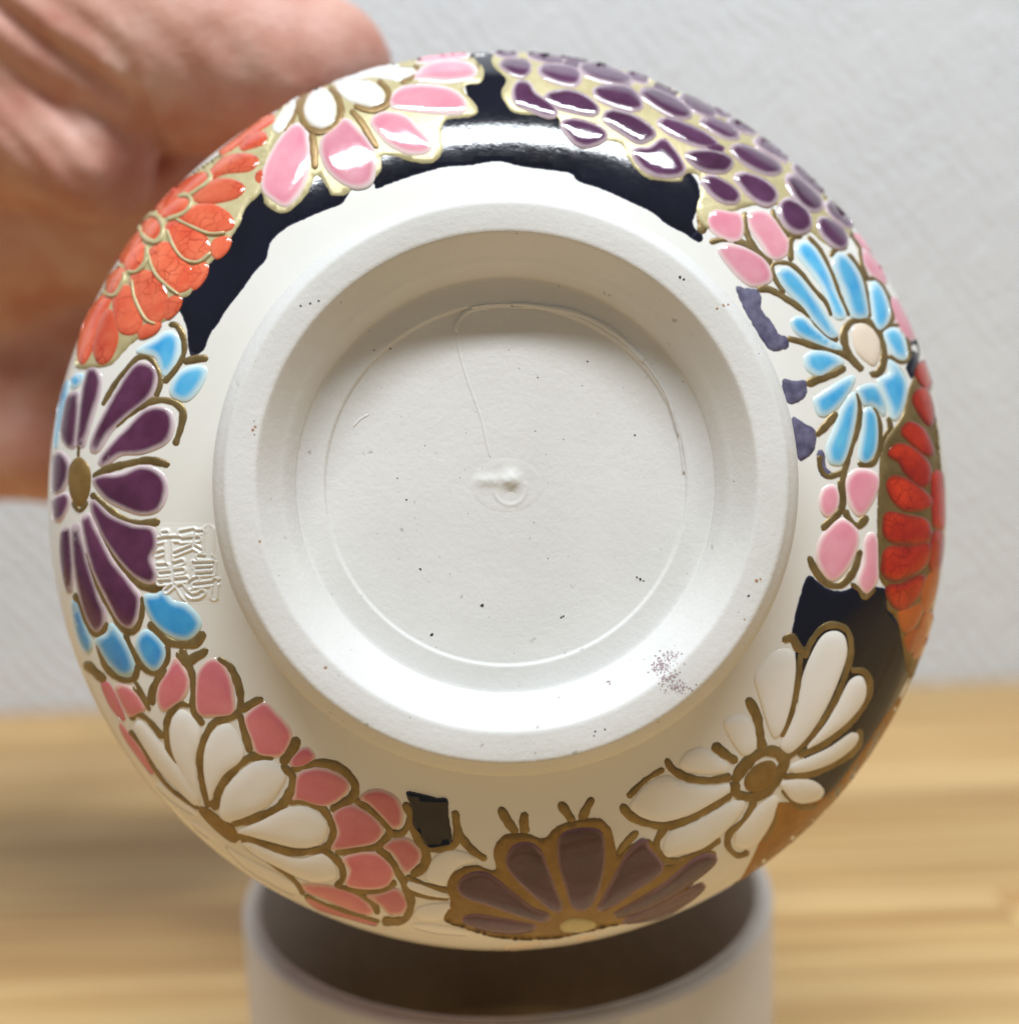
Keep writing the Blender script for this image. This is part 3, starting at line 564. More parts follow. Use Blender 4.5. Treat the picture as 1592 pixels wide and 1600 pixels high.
petal(ZH([(860, 1290), (940, 1255), (1050, 1270), (1070, 1300), (980, 1330), (880, 1325)]), 'goldb', fl, .03, 8, GOLD_H, name='flower_centre')
strokes([(ZH(p), w_/KH) for p, w_ in (([(480, 560), (530, 650), (590, 730)], 52), ([(640, 590), (630, 650), (640, 730)], 56), ([(850, 530), (900, 600), (940, 660)], 52), ([(1060, 500), (1020, 570), (985, 650)], 52), ([(205, 590), (230, 720), (300, 820), (400, 890)], 46), ([(1340, 710), (1270, 780), (1210, 860)], 42))], 'line', fl)
for p, zz in (([(20, 1000), (60, 890), (150, 830), (260, 840), (330, 890), (220, 930), (160, 1010), (140, 1050), (60, 1030)], ZH), ([(1210, 1110), (1300, 1110), (1480, 1190), (1470, 1210), (1340, 1190), (1230, 1150)], ZI), ([(1280, 1270), (1400, 1240), (1530, 1245), (1480, 1290), (1440, 1340), (1340, 1350), (1270, 1320)], ZI), ([(1260, 1365), (1420, 1375), (1592, 1412), (1592, 1438), (1400, 1425), (1260, 1388)], ZI)):
    petal(zz(p), 'white', fl, .028, 12)
petal(ZH([(500, 1432), (600, 1415), (730, 1398), (735, 1412), (640, 1440), (540, 1448)]), 'cream', fl, .02, 6)
petal(ZH([(960, 1378), (1020, 1366), (1080, 1362), (1070, 1380), (990, 1395)]), 'cream', fl, .02, 6)
# ---- white and rose chrysanthemum lower left
fl = strokes([(ZJ(p), w_/KJ) for p, w_ in (([(650, 130), (690, 220), (720, 300), (730, 420), (730, 510), (790, 610)], 44), ([(690, 210), (750, 170), (820, 140)], 46), ([(870, 200), (950, 240), (1000, 340), (1020, 440), (1010, 520), (950, 560), (860, 590), (800, 680), (770, 800), (780, 950), (830, 1120)], 46), ([(1010, 520), (1100, 470), (1160, 440)], 46), ([(1010, 530), (1040, 630), (1080, 780)], 46),
     ([(710, 490), (640, 480), (570, 560), (560, 690), (600, 830), (700, 1010)], 38), ([(860, 1140), (890, 1000), (980, 880), (1080, 810), (1160, 800), (1230, 810)], 56), ([(1370, 680), (1340, 770), (1270, 850)], 62), ([(1270, 860), (1340, 920), (1340, 1000), (1270, 1110), (1130, 1180), (960, 1220)], 56), ([(340, 580), (370, 540), (440, 570), (540, 690)], 36), ([(350, 370), (400, 430), (460, 520)], 22), ([(470, 480), (480, 380), (510, 310), (560, 260)], 40), ([(330, 640), (420, 760), (500, 900), (600, 1020), (760, 1130)], 26))] +
     [(ZI(p), w_/KI) for p, w_ in (([(500, 400), (620, 370), (720, 370), (820, 410), (890, 490), (890, 560), (840, 610), (740, 660)], 54), ([(480, 610), (580, 605), (680, 640), (740, 720), (760, 800), (730, 880), (650, 910), (500, 920), (330, 870), (160, 810)], 48), ([(890, 590), (980, 650), (1070, 730), (1110, 800), (1040, 880), (940, 900), (770, 920)], 46), ([(1110, 800), (1190, 800), (1240, 700), (1200, 610)], 46),
     ([(1240, 700), (1290, 850), (1330, 900), (1330, 1000), (1240, 1070)], 56), ([(1340, 900), (1440, 900), (1520, 860), (1525, 760), (1515, 660)], 46), ([(1030, 890), (1100, 960), (1170, 1060), (1210, 1130), (1240, 1240), (1200, 1340), (1060, 1350)], 52), ([(690, 900), (800, 990), (820, 1080), (790, 1140), (920, 1160), (1060, 1160), (1150, 1100)], 42), ([(880, 1160), (1000, 1230), (1040, 1310)], 36), ([(190, 840), (300, 930), (450, 1040), (530, 1110), (580, 1190)], 30), ([(580, 1190), (720, 1250), (900, 1310), (1050, 1355)], 26), ([(1210, 1070), (1340, 1130), (1480, 1160)], 36), ([(1230, 1160), (1350, 1200), (1480, 1210)], 30))], 'line', vase, 'flower')
fl['label'] = 'white chrysanthemum ringed by rose petals near the pressed seal'
for p in ([(360, 620), (390, 580), (450, 630), (560, 760), (680, 920), (760, 1060), (740, 1110), (650, 1030), (500, 870), (400, 710)], [(590, 600), (640, 520), (700, 540), (760, 620), (770, 700), (740, 830), (750, 980), (770, 1080), (730, 1060), (650, 900), (590, 760)], [(800, 750), (860, 640), (930, 600), (990, 650), (1040, 760), (1020, 840), (920, 920), (860, 1020), (830, 1090), (810, 1010), (790, 880)],
          [(890, 1130), (930, 1000), (1020, 900), (1130, 830), (1220, 830), (1290, 900), (1290, 970), (1200, 1090), (1080, 1170), (960, 1210), (900, 1190)], [(1000, 1270), (1150, 1200), (1290, 1130), (1430, 1120), (1530, 1180), (1560, 1260), (1500, 1350), (1370, 1370), (1200, 1330), (1080, 1300)], [(500, 968), (545, 985), (680, 1090), (755, 1155), (735, 1170), (620, 1100), (525, 1020)], [(715, 1205), (765, 1222), (845, 1300), (835, 1315), (755, 1265)]):
    petal(ZJ(p), 'white', fl, .034, 16)
for p in ([(190, 860), (260, 860), (400, 920), (560, 960), (690, 930), (760, 980), (780, 1060), (720, 1100), (600, 1100), (420, 1020), (260, 930)], [(90, 880), (200, 945), (400, 1045), (500, 1105), (545, 1165), (510, 1182), (380, 1122), (200, 1005)]):
    petal(ZI(p), 'white', fl, .034, 14)
for p in ([(620, 190), (660, 240), (700, 320), (680, 420), (620, 480), (540, 520), (505, 450), (520, 350), (570, 270)], [(760, 280), (830, 200), (900, 220), (960, 330), (980, 450), (970, 540), (860, 555), (760, 540), (740, 430)], [(1050, 560), (1160, 470), (1230, 520), (1330, 640), (1320, 730), (1260, 800), (1130, 790), (1090, 700)], [(1330, 830), (1390, 760), (1440, 750), (1480, 810), (1420, 860), (1350, 870)], [(240, 370), (290, 355), (370, 400), (430, 500), (400, 530), (340, 560), (290, 500)],
          [(155, 345), (195, 345), (245, 430), (300, 565), (285, 575), (210, 485)], [(270, 595), (325, 660), (420, 795), (480, 905), (465, 910), (390, 815), (300, 685)]):
    petal(ZJ(p), 'rose', fl, .026, 10)
for p in ([(520, 560), (540, 440), (640, 400), (740, 410), (830, 460), (855, 520), (800, 590), (690, 635), (560, 600), (500, 600)], [(760, 690), (810, 640), (890, 630), (1000, 690), (1070, 780), (1020, 860), (900, 890), (750, 900), (790, 800)], [(920, 590), (980, 540), (1060, 535), (1150, 580), (1190, 660), (1180, 750), (1130, 770), (1060, 700), (980, 620)], [(1070, 890), (1130, 840), (1230, 840), (1300, 910), (1290, 980), (1210, 1050), (1180, 1010), (1130, 930)],
          [(820, 960), (930, 920), (1040, 930), (1130, 1010), (1130, 1080), (1080, 1140), (940, 1150), (840, 1120), (860, 1030)], [(570, 1120), (740, 1130), (880, 1170), (980, 1240), (1010, 1290), (970, 1310), (840, 1270), (700, 1210), (600, 1170)], [(960, 1190), (1060, 1170), (1160, 1150), (1220, 1240), (1190, 1300), (1110, 1305), (1050, 1250)], [(600, 1195), (720, 1252), (880, 1315), (1030, 1360), (1015, 1375), (850, 1330), (680, 1280), (592, 1216)]):
    petal(ZI(p), 'rose', fl, .026, 10)
petal(ZJ([(760, 1130), (800, 1120), (900, 1190), (980, 1250), (1000, 1330), (960, 1330), (880, 1270), (800, 1190)]), 'gold', fl, .03, 8, name='flower_centre')
# ---- purple daisy with blue petals on the left
fl = strokes([(ZK(p), w_/KK) for p, w_ in (([(810, 430), (860, 430), (900, 500), (910, 580), (890, 650), (840, 720), (780, 790)], 36), ([(1060, 635), (980, 640), (900, 660)], 42), ([(400, 930), (490, 780), (590, 660), (640, 625), (700, 640), (750, 720), (760, 800), (730, 880)], 30), ([(470, 1060), (570, 980), (680, 910), (780, 895), (860, 920), (900, 970), (890, 1060), (850, 1180)], 42), ([(340, 1380), (420, 1330), (560, 1290), (690, 1270), (820, 1300)], 44), ([(250, 1250), (270, 1000), (290, 800), (320, 700)], 16))] +
     [(ZL(p), w_/KL) for p, w_ in (([(330, 280), (420, 370), (520, 440), (640, 470), (760, 455)], 46), ([(380, 450), (440, 600), (540, 750), (640, 850), (740, 870), (790, 850)], 46), ([(300, 640), (360, 830), (440, 980), (520, 1110), (590, 1140), (640, 1060), (645, 920)], 40), ([(230, 900), (300, 1080), (370, 1160), (430, 1080)], 40), ([(690, 1080), (780, 1190), (880, 1220), (980, 1210), (1030, 1140)], 54), ([(540, 1150), (590, 1270), (650, 1360), (730, 1400), (800, 1320), (800, 1220)], 36), ([(370, 1210), (430, 1370), (520, 1440), (600, 1430), (620, 1340)], 36), ([(860, 1270), (920, 1340), (970, 1310), (1050, 1260)], 44), ([(800, 1400), (740, 1450), (700, 1540), (720, 1600)], 40), ([(600, 1440), (650, 1530), (690, 1600)], 26), ([(290, 1330), (330, 1370), (420, 1450)], 60), ([(215, 330), (260, 390), (310, 330)], 30))], 'line', vase, 'flower')
fl['label'] = 'purple daisy with blue petals behind it beside the pressed seal'
for p in ([(320, 700), (350, 700), (385, 760), (370, 880), (320, 1050), (280, 1180), (250, 1180), (255, 1060), (280, 850)], [(190, 880), (240, 850), (250, 900), (240, 1050), (220, 1190), (190, 1180), (150, 1110), (160, 990)], [(590, 700), (660, 670), (725, 710), (730, 790), (690, 880), (580, 970), (460, 1080), (380, 1200), (340, 1215), (340, 1140), (400, 1010), (490, 850)],
          [(660, 970), (760, 945), (820, 980), (835, 1070), (790, 1160), (650, 1220), (520, 1230), (430, 1290), (385, 1300), (410, 1230), (510, 1120)], [(350, 1400), (400, 1370), (520, 1360), (640, 1315), (730, 1330), (790, 1400), (790, 1500), (740, 1580), (640, 1600), (520, 1560), (420, 1500)]):
    petal(ZK(p), 'purple', fl, .032, 13)
for p in ([(340, 320), (380, 350), (470, 430), (600, 480), (710, 500), (735, 600), (700, 690), (740, 790), (700, 840), (610, 800), (510, 700), (430, 580), (370, 470), (340, 390)], [(280, 440), (320, 420), (380, 540), (460, 690), (570, 840), (630, 930), (620, 1040), (580, 1110), (510, 1080), (430, 940), (350, 770), (300, 600)], [(220, 500), (250, 480), (290, 640), (350, 850), (410, 1010), (410, 1090), (370, 1140), (320, 1080), (260, 900), (225, 680)],
          [(155, 520), (190, 500), (205, 640), (210, 800), (200, 900), (175, 840), (150, 680)], [(105, 60), (140, 30), (185, 80), (190, 170), (150, 260), (105, 280), (100, 180)], [(105, 320), (180, 290), (190, 340), (150, 430), (118, 460), (102, 400)]):
    petal(ZL(p), 'purple', fl, .032, 12)
petal(ZL([(195, 130), (250, 60), (310, 110), (325, 190), (310, 300), (260, 360), (215, 320), (195, 230)]), 'gold', fl, .03, 8, name='flower_centre')
for p in ([(610, 590), (720, 520), (800, 470), (870, 490), (885, 570), (860, 670), (790, 750), (760, 700), (730, 630), (660, 610)], [(820, 830), (860, 740), (940, 690), (1040, 690), (1040, 760), (990, 850), (920, 905), (840, 880)], [(205, 765), (240, 735), (290, 740), (260, 800), (212, 830)], [(103, 1180), (120, 1000), (155, 810), (190, 770), (180, 900), (135, 1100), (116, 1195)]):
    petal(ZK(p), 'blue', fl, .03, 11)
for p in ([(660, 920), (740, 910), (780, 880), (840, 950), (920, 970), (1000, 1050), (1010, 1120), (940, 1190), (840, 1180), (740, 1110), (680, 1020)], [(610, 1210), (650, 1140), (710, 1140), (780, 1210), (800, 1290), (750, 1380), (690, 1370), (630, 1290)], [(360, 1190), (430, 1150), (450, 1090), (510, 1150), (570, 1240), (605, 1340), (580, 1410), (510, 1410), (430, 1330), (380, 1250)], [(212, 950), (250, 960), (290, 1080), (335, 1210), (318, 1275), (272, 1235), (232, 1110)]):
    petal(ZL(p), 'azure', fl, .03, 11)

# ---- the side turned away: navy shoulder with plain daisies
Rr = np.concatenate([rb[3:44]])+.007; Sr = sb[3:44]
Pr, Fr = rev(np.concatenate([[Rr[0]-.015], Rr, [Rr[-1]-.015]]), np.concatenate([[Sr[0]], Sr, [Sr[-1]]]), 200)
q = Fr[20]; a, b, c = Pr[q[0]], Pr[q[1]], Pr[q[2]]
if np.dot(np.cross(b-a, c-a), Pr[q[0]]-(F0+AX*SE)) < 0: Fr = Fr[:, ::-1]
mesh('navy_ground', world(Pr), Fr, M['navy'], vase, attr={'rho': np.ones(len(Pr))})
def rear_map(th, s0):
    e1 = -math.sin(th)*UX+math.cos(th)*VX; rad = math.cos(th)*UX+math.sin(th)*VX
    r0 = A_*math.sqrt(max(.05, 1-((s0-SE)/B2)**2)); C0 = F0+AX*s0+rad*r0
    nn = rad*(r0/A_**2)+AX*((s0-SE)/B2**2); nn /= np.linalg.norm(nn); e2 = np.cross(nn, e1)
    def f(p):
        x = C0+e1*p[0]*.0085+e2*p[1]*.0085
        l, n, _, _ = bvh.find_nearest(Vector(x)); n = np.array(n)
        if n @ nn < 0: n = -n
        return np.array(l), n
    return f
for k in range(8):
    mp = rear_map(2*math.pi*k/8+.2, SE+1.75+.5*(k % 2)); m_ = ['white', 'orange', 'purple', 'pink', 'blue', 'white', 'rose', 'purple'][k]
    aa = np.linspace(0, 2*np.pi, 44, endpoint=False); rad_ = 205*(1+.07*np.cos(11*aa))
    V, T, d, _ = patch_geo(list(zip(rad_*np.cos(aa), rad_*np.sin(aa))), 9, 22, flat(.018, 1.6), mapper=mp)
    fl = mesh('flower', world(V), T, M['gold'], vase)
    for j in range(11):
        c_, s_q = math.cos(2*math.pi*j/11), math.sin(2*math.pi*j/11)
        pts = [(52, 0), (95, -24), (150, -44), (190, -26), (200, 0), (190, 26), (150, 44), (95, 24)]
        V, T, d, _ = patch_geo([(x*c_-y*s_q, x*s_q+y*c_) for x, y in pts], 12, 18, dome(.036, 16), mapper=mp, inset=(2, 7))
        mesh('petal', world(V), T, M[m_], fl, attr={'rho': np.clip(d/18, 0, 1)})

# ---- pressed maker's seal: a low pad of clay with characters sunk into it
zs, ks = Z(220, 800, 150)
seal = [([(1130, 290), (1130, 690)], 100), ([(680, 350), (880, 310)], 60), ([(690, 465), (960, 445)], 60), ([(950, 335), (1020, 330)], 50), ([(900, 320), (870, 560)], 40), ([(580, 690), (700, 640), (870, 570)], 50), ([(880, 565), (1000, 635)], 50), ([(980, 745), (1180, 755)], 55),
        ([(900, 855), (1215, 845)], 45), ([(900, 940), (1190, 920)], 42), ([(900, 1035), (1200, 1015)], 45), ([(885, 840), (890, 1040)], 40), ([(1215, 840), (1215, 1020)], 40), ([(830, 1240), (835, 1170), (940, 1100)], 55), ([(900, 1210), (1060, 1195), (1360, 1150)], 55), ([(870, 1395), (960, 1380), (1030, 1335)], 60), ([(1245, 1140), (1220, 1420)], 60),
        ([(380, 350), (440, 340)], 45), ([(300, 470), (450, 440), (650, 440)], 60), ([(470, 450), (490, 820)], 70), ([(260, 700), (380, 660)], 55), ([(570, 690), (690, 640)], 50), ([(290, 895), (430, 885)], 55), ([(560, 865), (690, 825)], 55), ([(340, 1025), (480, 1010)], 55), ([(560, 990), (700, 970)], 60), ([(320, 1165), (480, 1155)], 60), ([(570, 1135), (760, 1115)], 60), ([(525, 840), (540, 1170)], 45), ([(680, 1230), (760, 1330), (850, 1390)], 55), ([(560, 1200), (430, 1310)], 50), ([(640, 1240), (720, 1380), (800, 1480)], 50)]
segs = []
for p, w_ in seal:
    q = catmull(zs(p), False, 2.0)
    segs.append((q, w_/ks*.5))
gx = np.arange(238, 352, 1.1); gy = np.arange(816, 946, 1.1)
GX, GY = np.meshgrid(gx, gy); Q = np.stack([GX.ravel(), GY.ravel()], 1)
edge = np.minimum.reduce([Q[:, 0]-238, 351-Q[:, 0], Q[:, 1]-816, 945-Q[:, 1]])
pad = np.clip(edge/12, 0, 1); pad = pad*pad*(3-2*pad)
g = np.zeros(len(Q)); rim = np.zeros(len(Q))
for q, hw in segs:
    d = np.min(np.linalg.norm(Q[:, None]-q[None], axis=2), axis=1)
    g = np.maximum(g, np.clip(1-(d/(hw*1.15))**4, 0, 1)); rim = np.maximum(rim, np.exp(-((d-hw*1.7)/2.2)**2))
hh = -.003 + pad*(.006+.016*rim) - .024*g*pad
hh = np.where(pad <= 0, -.004, np.maximum(hh, .0012*pad))
V = np.empty((len(Q), 3))
for i, p in enumerate(Q):
    x, n = hit(p[0], p[1]); V[i] = x+n*hh[i]
nx, ny = len(gx), len(gy)
fs = [(r*nx+c, (r+1)*nx+c, (r+1)*nx+c+1, r*nx+c+1) for r in range(ny-1) for c in range(nx-1)]
mesh('pressed_seal', world(V), fs, M['glaze'], vase, label="square pressed maker's seal of characters")

# ---- marks on the foot
strokes([([(716, 520), (713, 509), (724, 492), (742, 482), (790, 477), (850, 480), (905, 491), (960, 520), (1008, 566)], 8.5), ([(1006, 563), (1042, 620), (1060, 680), (1068, 740)], 4)], 'bisque', vase, 'clay_burr', .022, 0, bvf)
strokes([([(717, 518), (716, 540), (726, 580), (740, 620), (752, 655), (760, 690), (766, 715)], 4.0), ([(551, 668), (563, 655), (577, 647)], 3.5)], 'bisque', vase, 'scratch', .0045, 0, bvf)
def nub_h(P):
    d = np.hypot(P[:, 0]-799, (P[:, 1]-750)); h = .05*np.exp(-(d/13)**2)
    d2 = np.hypot((P[:, 0]-765)/26, (P[:, 1]-751)/9); h += .022*np.exp(-d2**2)
    d3 = np.abs(np.hypot(P[:, 0]-797, P[:, 1]-764)-25); h += .007*np.exp(-(d3/2.2)**2)*(P[:, 1] > 755)
    d4 = np.hypot(P[:, 0]-797, P[:, 1]-772); h -= .01*np.exp(-(d4/9)**2)
    return h*(1+.07*np.sin(P[:, 0]*.37+1.3*np.sin(P[:, 1]*.29)))
a = np.linspace(0, 2*np.pi, 60, endpoint=False)
B = [(792+58*math.cos(x), 758+44*math.sin(x)) for x in a]
V, T, d, P2 = patch_geo(B, 4, 2.2, lambda d: np.zeros(len(d)), tree=bvf)
hh = nub_h(P2)*np.clip(d/10, 0, 1) + .0025*np.clip(d/8, 0, 1) - .003*(d < .5)
for i, p in enumerate(P2):
    x, n = hit(p[0], p[1], bvf); V[i] = x+n*hh[i]
mesh('centre_nub', world(V), T, M['bisque'], vase)
def specks(items, mat, name):
    VV, FF = [], []
    for x, y, r in items:
        k = len(VV); n = 7; ph = rng.uniform(0, 6)
        x0, n0 = hit(x, y, bvf); VV.append(x0+n0*.004)
        for i in range(n):
            rr_ = r*rng.uniform(.6, 1.25); a = ph+2*math.pi*i/n
            q, nn = hit(x+rr_*math.cos(a), y+rr_*math.sin(a), bvf); VV.append(q+nn*.0015)
        for i in range(n): FF.append((k, k+1+(i+1) % n, k+1+i))
    mesh(name, world(np.array(VV)), FF, M[mat], vase, kind='stuff')
specks([(675, 992, 3.0), (753, 946, 2.8), (657, 889, 2.2), (635, 781, 1.9), (621, 747, 1.5), (610, 545, 1.7), (585, 547, 1.4), (1169, 931, 2.2), (880, 963, 2), (877, 965, 1.8), (1000, 905, 2.5), (995, 902, 2), (1005, 908, 1.6), (992, 680, 2.0), (918, 565, 1.8), (1062, 433, 3), (1068, 437, 2), (498, 470, 2.2), (470, 478, 2), (485, 474, 1.8), (840, 590, 1.4), (930, 1143, 1.6), (945, 1140, 1.8), (928, 1150, 1.4)] +
       [(794+r*math.cos(a), 752+r*math.sin(a), s) for r, a, s in zip(rng.uniform(30, 440, 60)**1.0, rng.uniform(0, 6.28, 60), rng.uniform(.5, 1.0, 60))], 'speck', 'dark_specks')
specks([(509, 1043, 3.0), (395, 672, 3), (399, 667, 2.2), (398, 679, 2), (406, 846, 2.2), (1182, 907, 3.2), (1188, 905, 2), (1130, 477, 2.6), (1120, 482, 2.4), (1137, 476, 2), (1163, 968, 1.7)], 'rust', 'rust_specks')
st = []
for cx_, cy_, sx, sy, n in ((1031, 1042, 8, 5, 90), (1045, 1027, 11, 7, 70), (1044, 1060, 8, 4, 60), (1060, 1074, 10, 5, 80), (951, 1067, 3, 3, 7)):
    for k in range(n): st.append((cx_+rng.normal()*sx, cy_+rng.normal()*sy, rng.uniform(.6, 1.7)))
specks(st, 'stain', 'plum_stain')

# ------------------------------------------------------------------ the hand: one continuous skin from smooth-blended rounded cones
prims = [  # (p0, r0, p1, r1, blend)
    (pz(-420, 250, 25), 3.1, np.array([-30., 7., -36.]), 3.0, .8),           # forearm
    (pz(-420, 250, 25), 3.0, pz(-180, 330, 22.5), 2.5, .8),                   # wrist and heel
    (pz(-180, 330, 23.6), 2.64, pz(20, 400, 22.3), 1.63, .7),                  # palm
    (pz(-180, 330, 23.6), 2.53, pz(-60, 620, 23.1), 1.42, .7),
    (pz(20, 330, 21.4), 1.91, pz(250, 300, 20.5), 1.36, .5),                  # web of the thumb
    (pz(-240, 40, 24), 2.3, pz(140, 40, 21.6), 1.9, .6), (pz(140, 40, 21.6), 1.9, pz(330, 80, 20.4), 1.4, .5),   # unseen bulk behind the thumb, added to shade the palm
    (pz(-260, 60, 22), 2.1, pz(60, 40, 19.0), 1.78, .6),                      # thumb base
    (pz(60, 40, 19.0), 1.78, pz(330, 82, 18.1), 1.42, .35), (pz(330, 82, 18.1), 1.42, pz(497, 115, 17.7), 1.08, .3),   # thumb
    (pz(-220, 90, 21), 1.8, pz(20, 185, 18.8), 1.22, .28), (pz(20, 185, 18.8), 1.22, pz(148, 258, 18.4), .88, .2),      # fold of the thumb base
    (pz(-40, 390, 22.3), 1.21, pz(190, 420, 22.3), 1.03, .25), (pz(190, 420, 22.3), 1.03, pz(430, 480, 24.5), 0.91, .2), (pz(430, 480, 24.5), 0.91, pz(600, 560, 26.3), 0.78, .15),   # index
    (pz(-60, 500, 22.7), 1.21, pz(140, 535, 22.3), 1.05, .25), (pz(140, 535, 22.3), 1.05, pz(400, 590, 24.7), 0.93, .2), (pz(400, 590, 24.7), 0.93, pz(600, 670, 26.7), 0.79, .15),    # middle
    (pz(-80, 600, 22.7), 1.16, pz(110, 625, 22.1), 1.03, .25), (pz(110, 625, 22.1), 1.03, pz(380, 690, 24.5), 0.91, .2), (pz(380, 690, 24.5), 0.91, pz(590, 770, 26.7), 0.76, .15),      # ring finger
    (pz(-100, 690, 22.9), 1.08, pz(80, 694, 22.0), 1.01, .25), (pz(80, 694, 22.0), 1.01, pz(340, 770, 24.1), 0.82, .2), (pz(340, 770, 24.1), 0.82, pz(560, 860, 26.5), 0.67, .15),      # little finger
]
vox = .11
lo = np.array([-17.0, -3.2, -29.5]); hi = np.array([-1.0, 11.8, -15.2])
ax = [np.arange(lo[i], hi[i], vox, dtype=np.float32) for i in range(3)]
X, Y, Zg = np.meshgrid(*ax, indexing='ij')
Fd = np.full(X.shape, 9.0, np.float32)
for p0, r0, p1, r1, kb in prims:
    ba = p1-p0; L2 = float(ba@ba)
    tt = np.clip(((X-p0[0])*ba[0]+(Y-p0[1])*ba[1]+(Zg-p0[2])*ba[2])/L2, 0, 1)
    d = np.sqrt((X-p0[0]-tt*ba[0])**2+(Y-p0[1]-tt*ba[1])**2+(Zg-p0[2]-tt*ba[2])**2)-(r0+(r1-r0)*tt)
    h = np.clip(.5+.5*(Fd-d)/kb, 0, 1); Fd = Fd*(1-h)+d*h-kb*h*(1-h)
# press the flesh against the vase
dx, dy, dz = X-F0[0], Y-F0[1], Zg-F0[2]
s_ = dx*AX[0]+dy*AX[1]+dz*AX[2]; r_ = np.sqrt(np.maximum(dx*dx+dy*dy+dz*dz-s_*s_, 0))
Rint = np.interp(s_, S_body[1:180], R_body[1:180], left=0, right=R_body[179]); Rint = np.where(s_ > S_body[179]+2.2, 0, Rint)
Rint = np.where(s_ < SF, 0, Rint)
dv = (r_-Rint)*.8-.05
kb = .25; h = np.clip(.5-.5*(Fd+dv)/kb, 0, 1); Fd = Fd*(1-h)+(-dv)*h+kb*h*(1-h)
Fd[0], Fd[-1] = np.maximum(Fd[0], .01), np.maximum(Fd[-1], .01); Fd[:, 0] = np.maximum(Fd[:, 0], .01); Fd[:, -1] = np.maximum(Fd[:, -1], .01); Fd[:, :, 0] = np.maximum(Fd[:, :, 0], .01); Fd[:, :, -1] = np.maximum(Fd[:, :, -1], .01)
def surface_nets(Fv, lo, vox):
    n0, n1, n2 = Fv.shape
    ins = Fv < 0
    acc = np.zeros((n0-1, n1-1, n2-1, 3), np.float32); cnt = np.zeros((n0-1, n1-1, n2-1), np.float32)
    sl = lambda o, n: slice(o, n-1+o)
    corners = [(i, j, k) for i in (0, 1) for j in (0, 1) for k in (0, 1)]
    for c0 in corners:
        for axn in range(3):
            if c0[axn]: continue
            c1 = list(c0); c1[axn] = 1
            f0 = Fv[sl(c0[0], n0), sl(c0[1], n1), sl(c0[2], n2)]; f1 = Fv[sl(c1[0], n0), sl(c1[1], n1), sl(c1[2], n2)]
            m = (f0 < 0) != (f1 < 0)
            tt = np.where(m, f0/np.where(m, f0-f1, 1), 0)
            for q in range(3): acc[..., q] += np.where(m, c0[q]+(tt if q == axn else 0), 0)
            cnt += m
    act = cnt > 0
    idx = np.full(act.shape, -1); idx[act] = np.arange(act.sum())
    cells = np.argwhere(act); V = lo+(cells+acc[act]/cnt[act][:, None])*vox
    FF = []
    for axn in range(3):
        a, b = [(1, 2), (2, 0), (0, 1)][axn]
        s0 = [slice(None)]*3; s1 = [slice(None)]*3; s0[axn] = slice(0, -1); s1[axn] = slice(1, None)
        m = ins[tuple(s0)] != ins[tuple(s1)]
        e = np.argwhere(m)
        e = e[(e[:, a] > 0) & (e[:, b] > 0) & (e[:, a] < act.shape[a]) & (e[:, b] < act.shape[b])]
        sgn = ins[tuple(e.T)]
        def cid(da, db):
            q = e.copy(); q[:, a] += da; q[:, b] += db; return idx[tuple(q.T)]
        qd = np.stack([cid(-1, -1), cid(0, -1), cid(0, 0), cid(-1, 0)], 1)
        qd[~sgn] = qd[~sgn][:, ::-1]; FF.append(qd)
    return V, np.concatenate(FF)
HV, HF = surface_nets(Fd, lo, vox)
# relax, then sink the skin creases
def relax(V, Fc, it, lam=.5):
    e = np.concatenate([Fc[:, [0, 1]], Fc[:, [1, 2]], Fc[:, [2, 3]], Fc[:, [3, 0]]]); e = np.concatenate([e, e[:, ::-1]])
    deg = np.bincount(e[:, 0], minlength=len(V))[:, None]
    for _ in range(it):
        s = np.zeros_like(V)
        for q in range(3): s[:, q] = np.bincount(e[:, 0], V[e[:, 1], q], len(V))
        V = V+lam*(s/np.maximum(deg, 1)-V)
    return V
HV = relax(HV, HF, 4)
fn = np.cross(HV[HF[:, 1]]-HV[HF[:, 0]], HV[HF[:, 2]]-HV[HF[:, 0]]); vn = np.zeros_like(HV)
for k in range(4):
    for q in range(3): vn[:, q] += np.bincount(HF[:, k], fn[:, q], len(HV))
vn /= np.linalg.norm(vn, axis=1)[:, None]+1e-9
UV = np.stack([CX-F*HV[:, 0]/HV[:, 2], CY+F*HV[:, 1]/HV[:, 2]], 1)
front = np.clip(np.einsum('ij,ij->i', vn, -HV/np.linalg.norm(HV, axis=1)[:, None])*1.5, 0, 1)
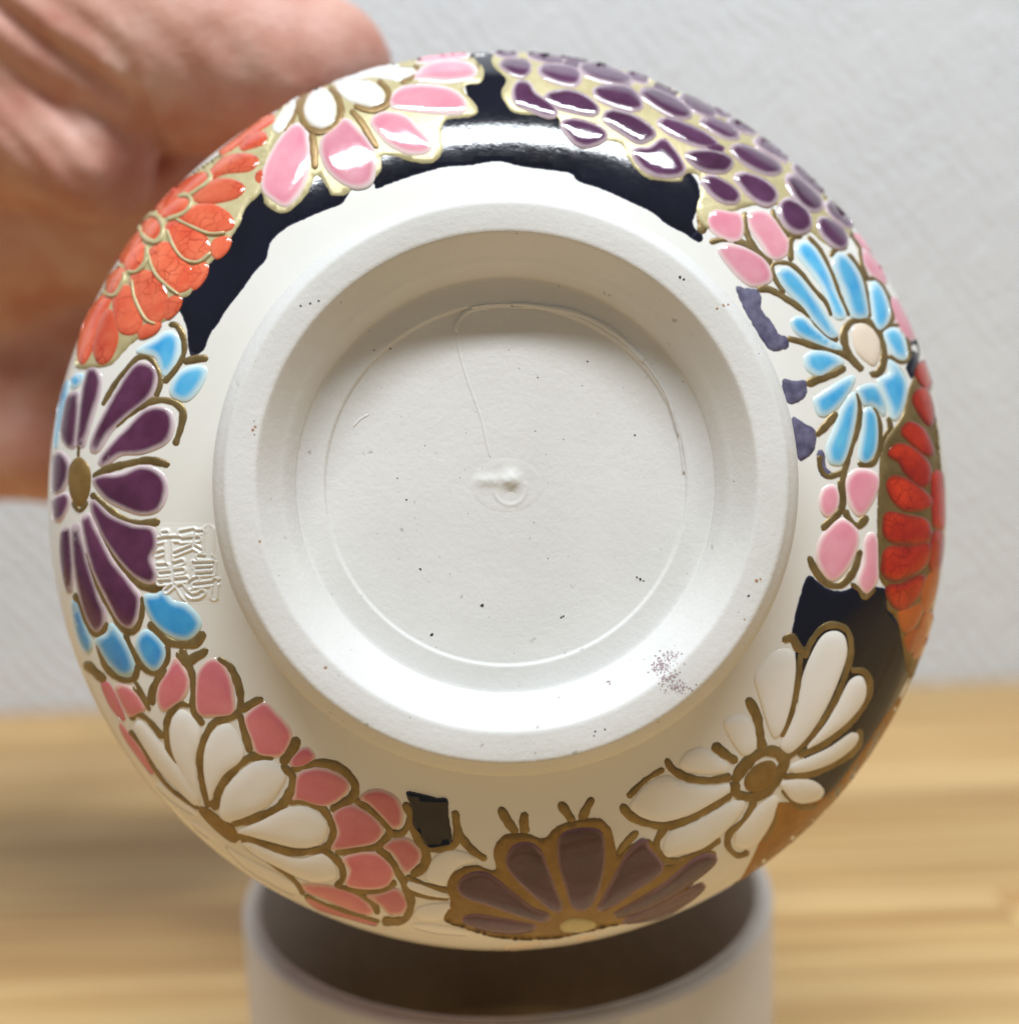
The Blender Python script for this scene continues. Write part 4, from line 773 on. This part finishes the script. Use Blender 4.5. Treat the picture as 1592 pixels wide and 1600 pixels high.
creases = [([(-120, -60), (-30, -10), (60, 62), (140, 115), (205, 160), (236, 205), (250, 250)], 0.144, 14), ([(40, -30), (110, 20), (165, 60), (205, 115), (228, 160)], 0.038, 11), ([(212, 120), (224, 165), (240, 200), (258, 232)], 0.035, 10), ([(150, -20), (230, 40), (290, 95), (330, 160)], 0.021, 14), ([(330, 50), (375, 92), (400, 140), (410, 175)], 0.025, 16), ([(430, 20), (455, 60), (462, 110)], 0.014, 14),
           ([(-60, 40), (20, 110), (90, 170), (150, 240)], 0.035, 10), ([(-60, 90), (10, 150), (70, 215), (120, 285)], 0.032, 10), ([(-60, 150), (10, 205), (55, 262), (95, 320)], 0.035, 11), ([(-40, 210), (20, 265), (60, 320)], 0.021, 10), ([(-60, 10), (10, 66), (90, 120), (160, 180), (195, 230)], 0.021, 8), ([(20, -20), (80, 30), (150, 90)], 0.014, 8), ([(-50, 120), (25, 180), (85, 245)], 0.014, 7),
           ([(30, 640), (70, 650), (110, 645)], 0.014, 10), ([(-20, 455), (60, 470), (140, 470)], 0.021, 12)]
disp = np.zeros(len(HV))
for p, dep, wd in creases:
    q = catmull(p, False, 4.0); m = front > 0
    dd = np.min(np.linalg.norm(UV[m][:, None]-q[None], axis=2), axis=1)
    disp[m] -= dep*np.exp(-(dd/wd)**2) - dep*.35*np.exp(-((dd-wd*2.1)/wd)**2)
near = (HV[:, 2] > -21.5)
HV = HV+vn*(disp*front*near)[:, None]
t = NT('skin'); t.set(Roughness=.5, Subsurface_Weight=.06, Subsurface_Radius=(1.0, .35, .2), Subsurface_Scale=.004, Specular_IOR_Level=.35)
n1 = t.noise(55, 4, .6); n2 = t.noise(900, 3, .6, t.mapping((1, .45, 1), (0, .6, .5))); n3 = t.noise(160, 3)
c = t.ramp(n1, [(.3, lin(192, 134, 116)), (.5, lin(206, 154, 136)), (.7, lin(218, 176, 160))])
c = t.mix(.35, c, t.ramp(n3, [(.35, lin(194, 120, 102)), (.65, lin(222, 184, 170))])); t.link(c, t.b.inputs['Base Color'])
t.bump(t.math('ADD', n2, t.math('MULTIPLY', n3, 1.2)), .3, .0006); M['skin'] = t.m
hw_ = world(HV)
mesh('hand', hw_, HF, M['skin'], label='bare hand with creased thumb base gripping the vase from behind', category='hand')
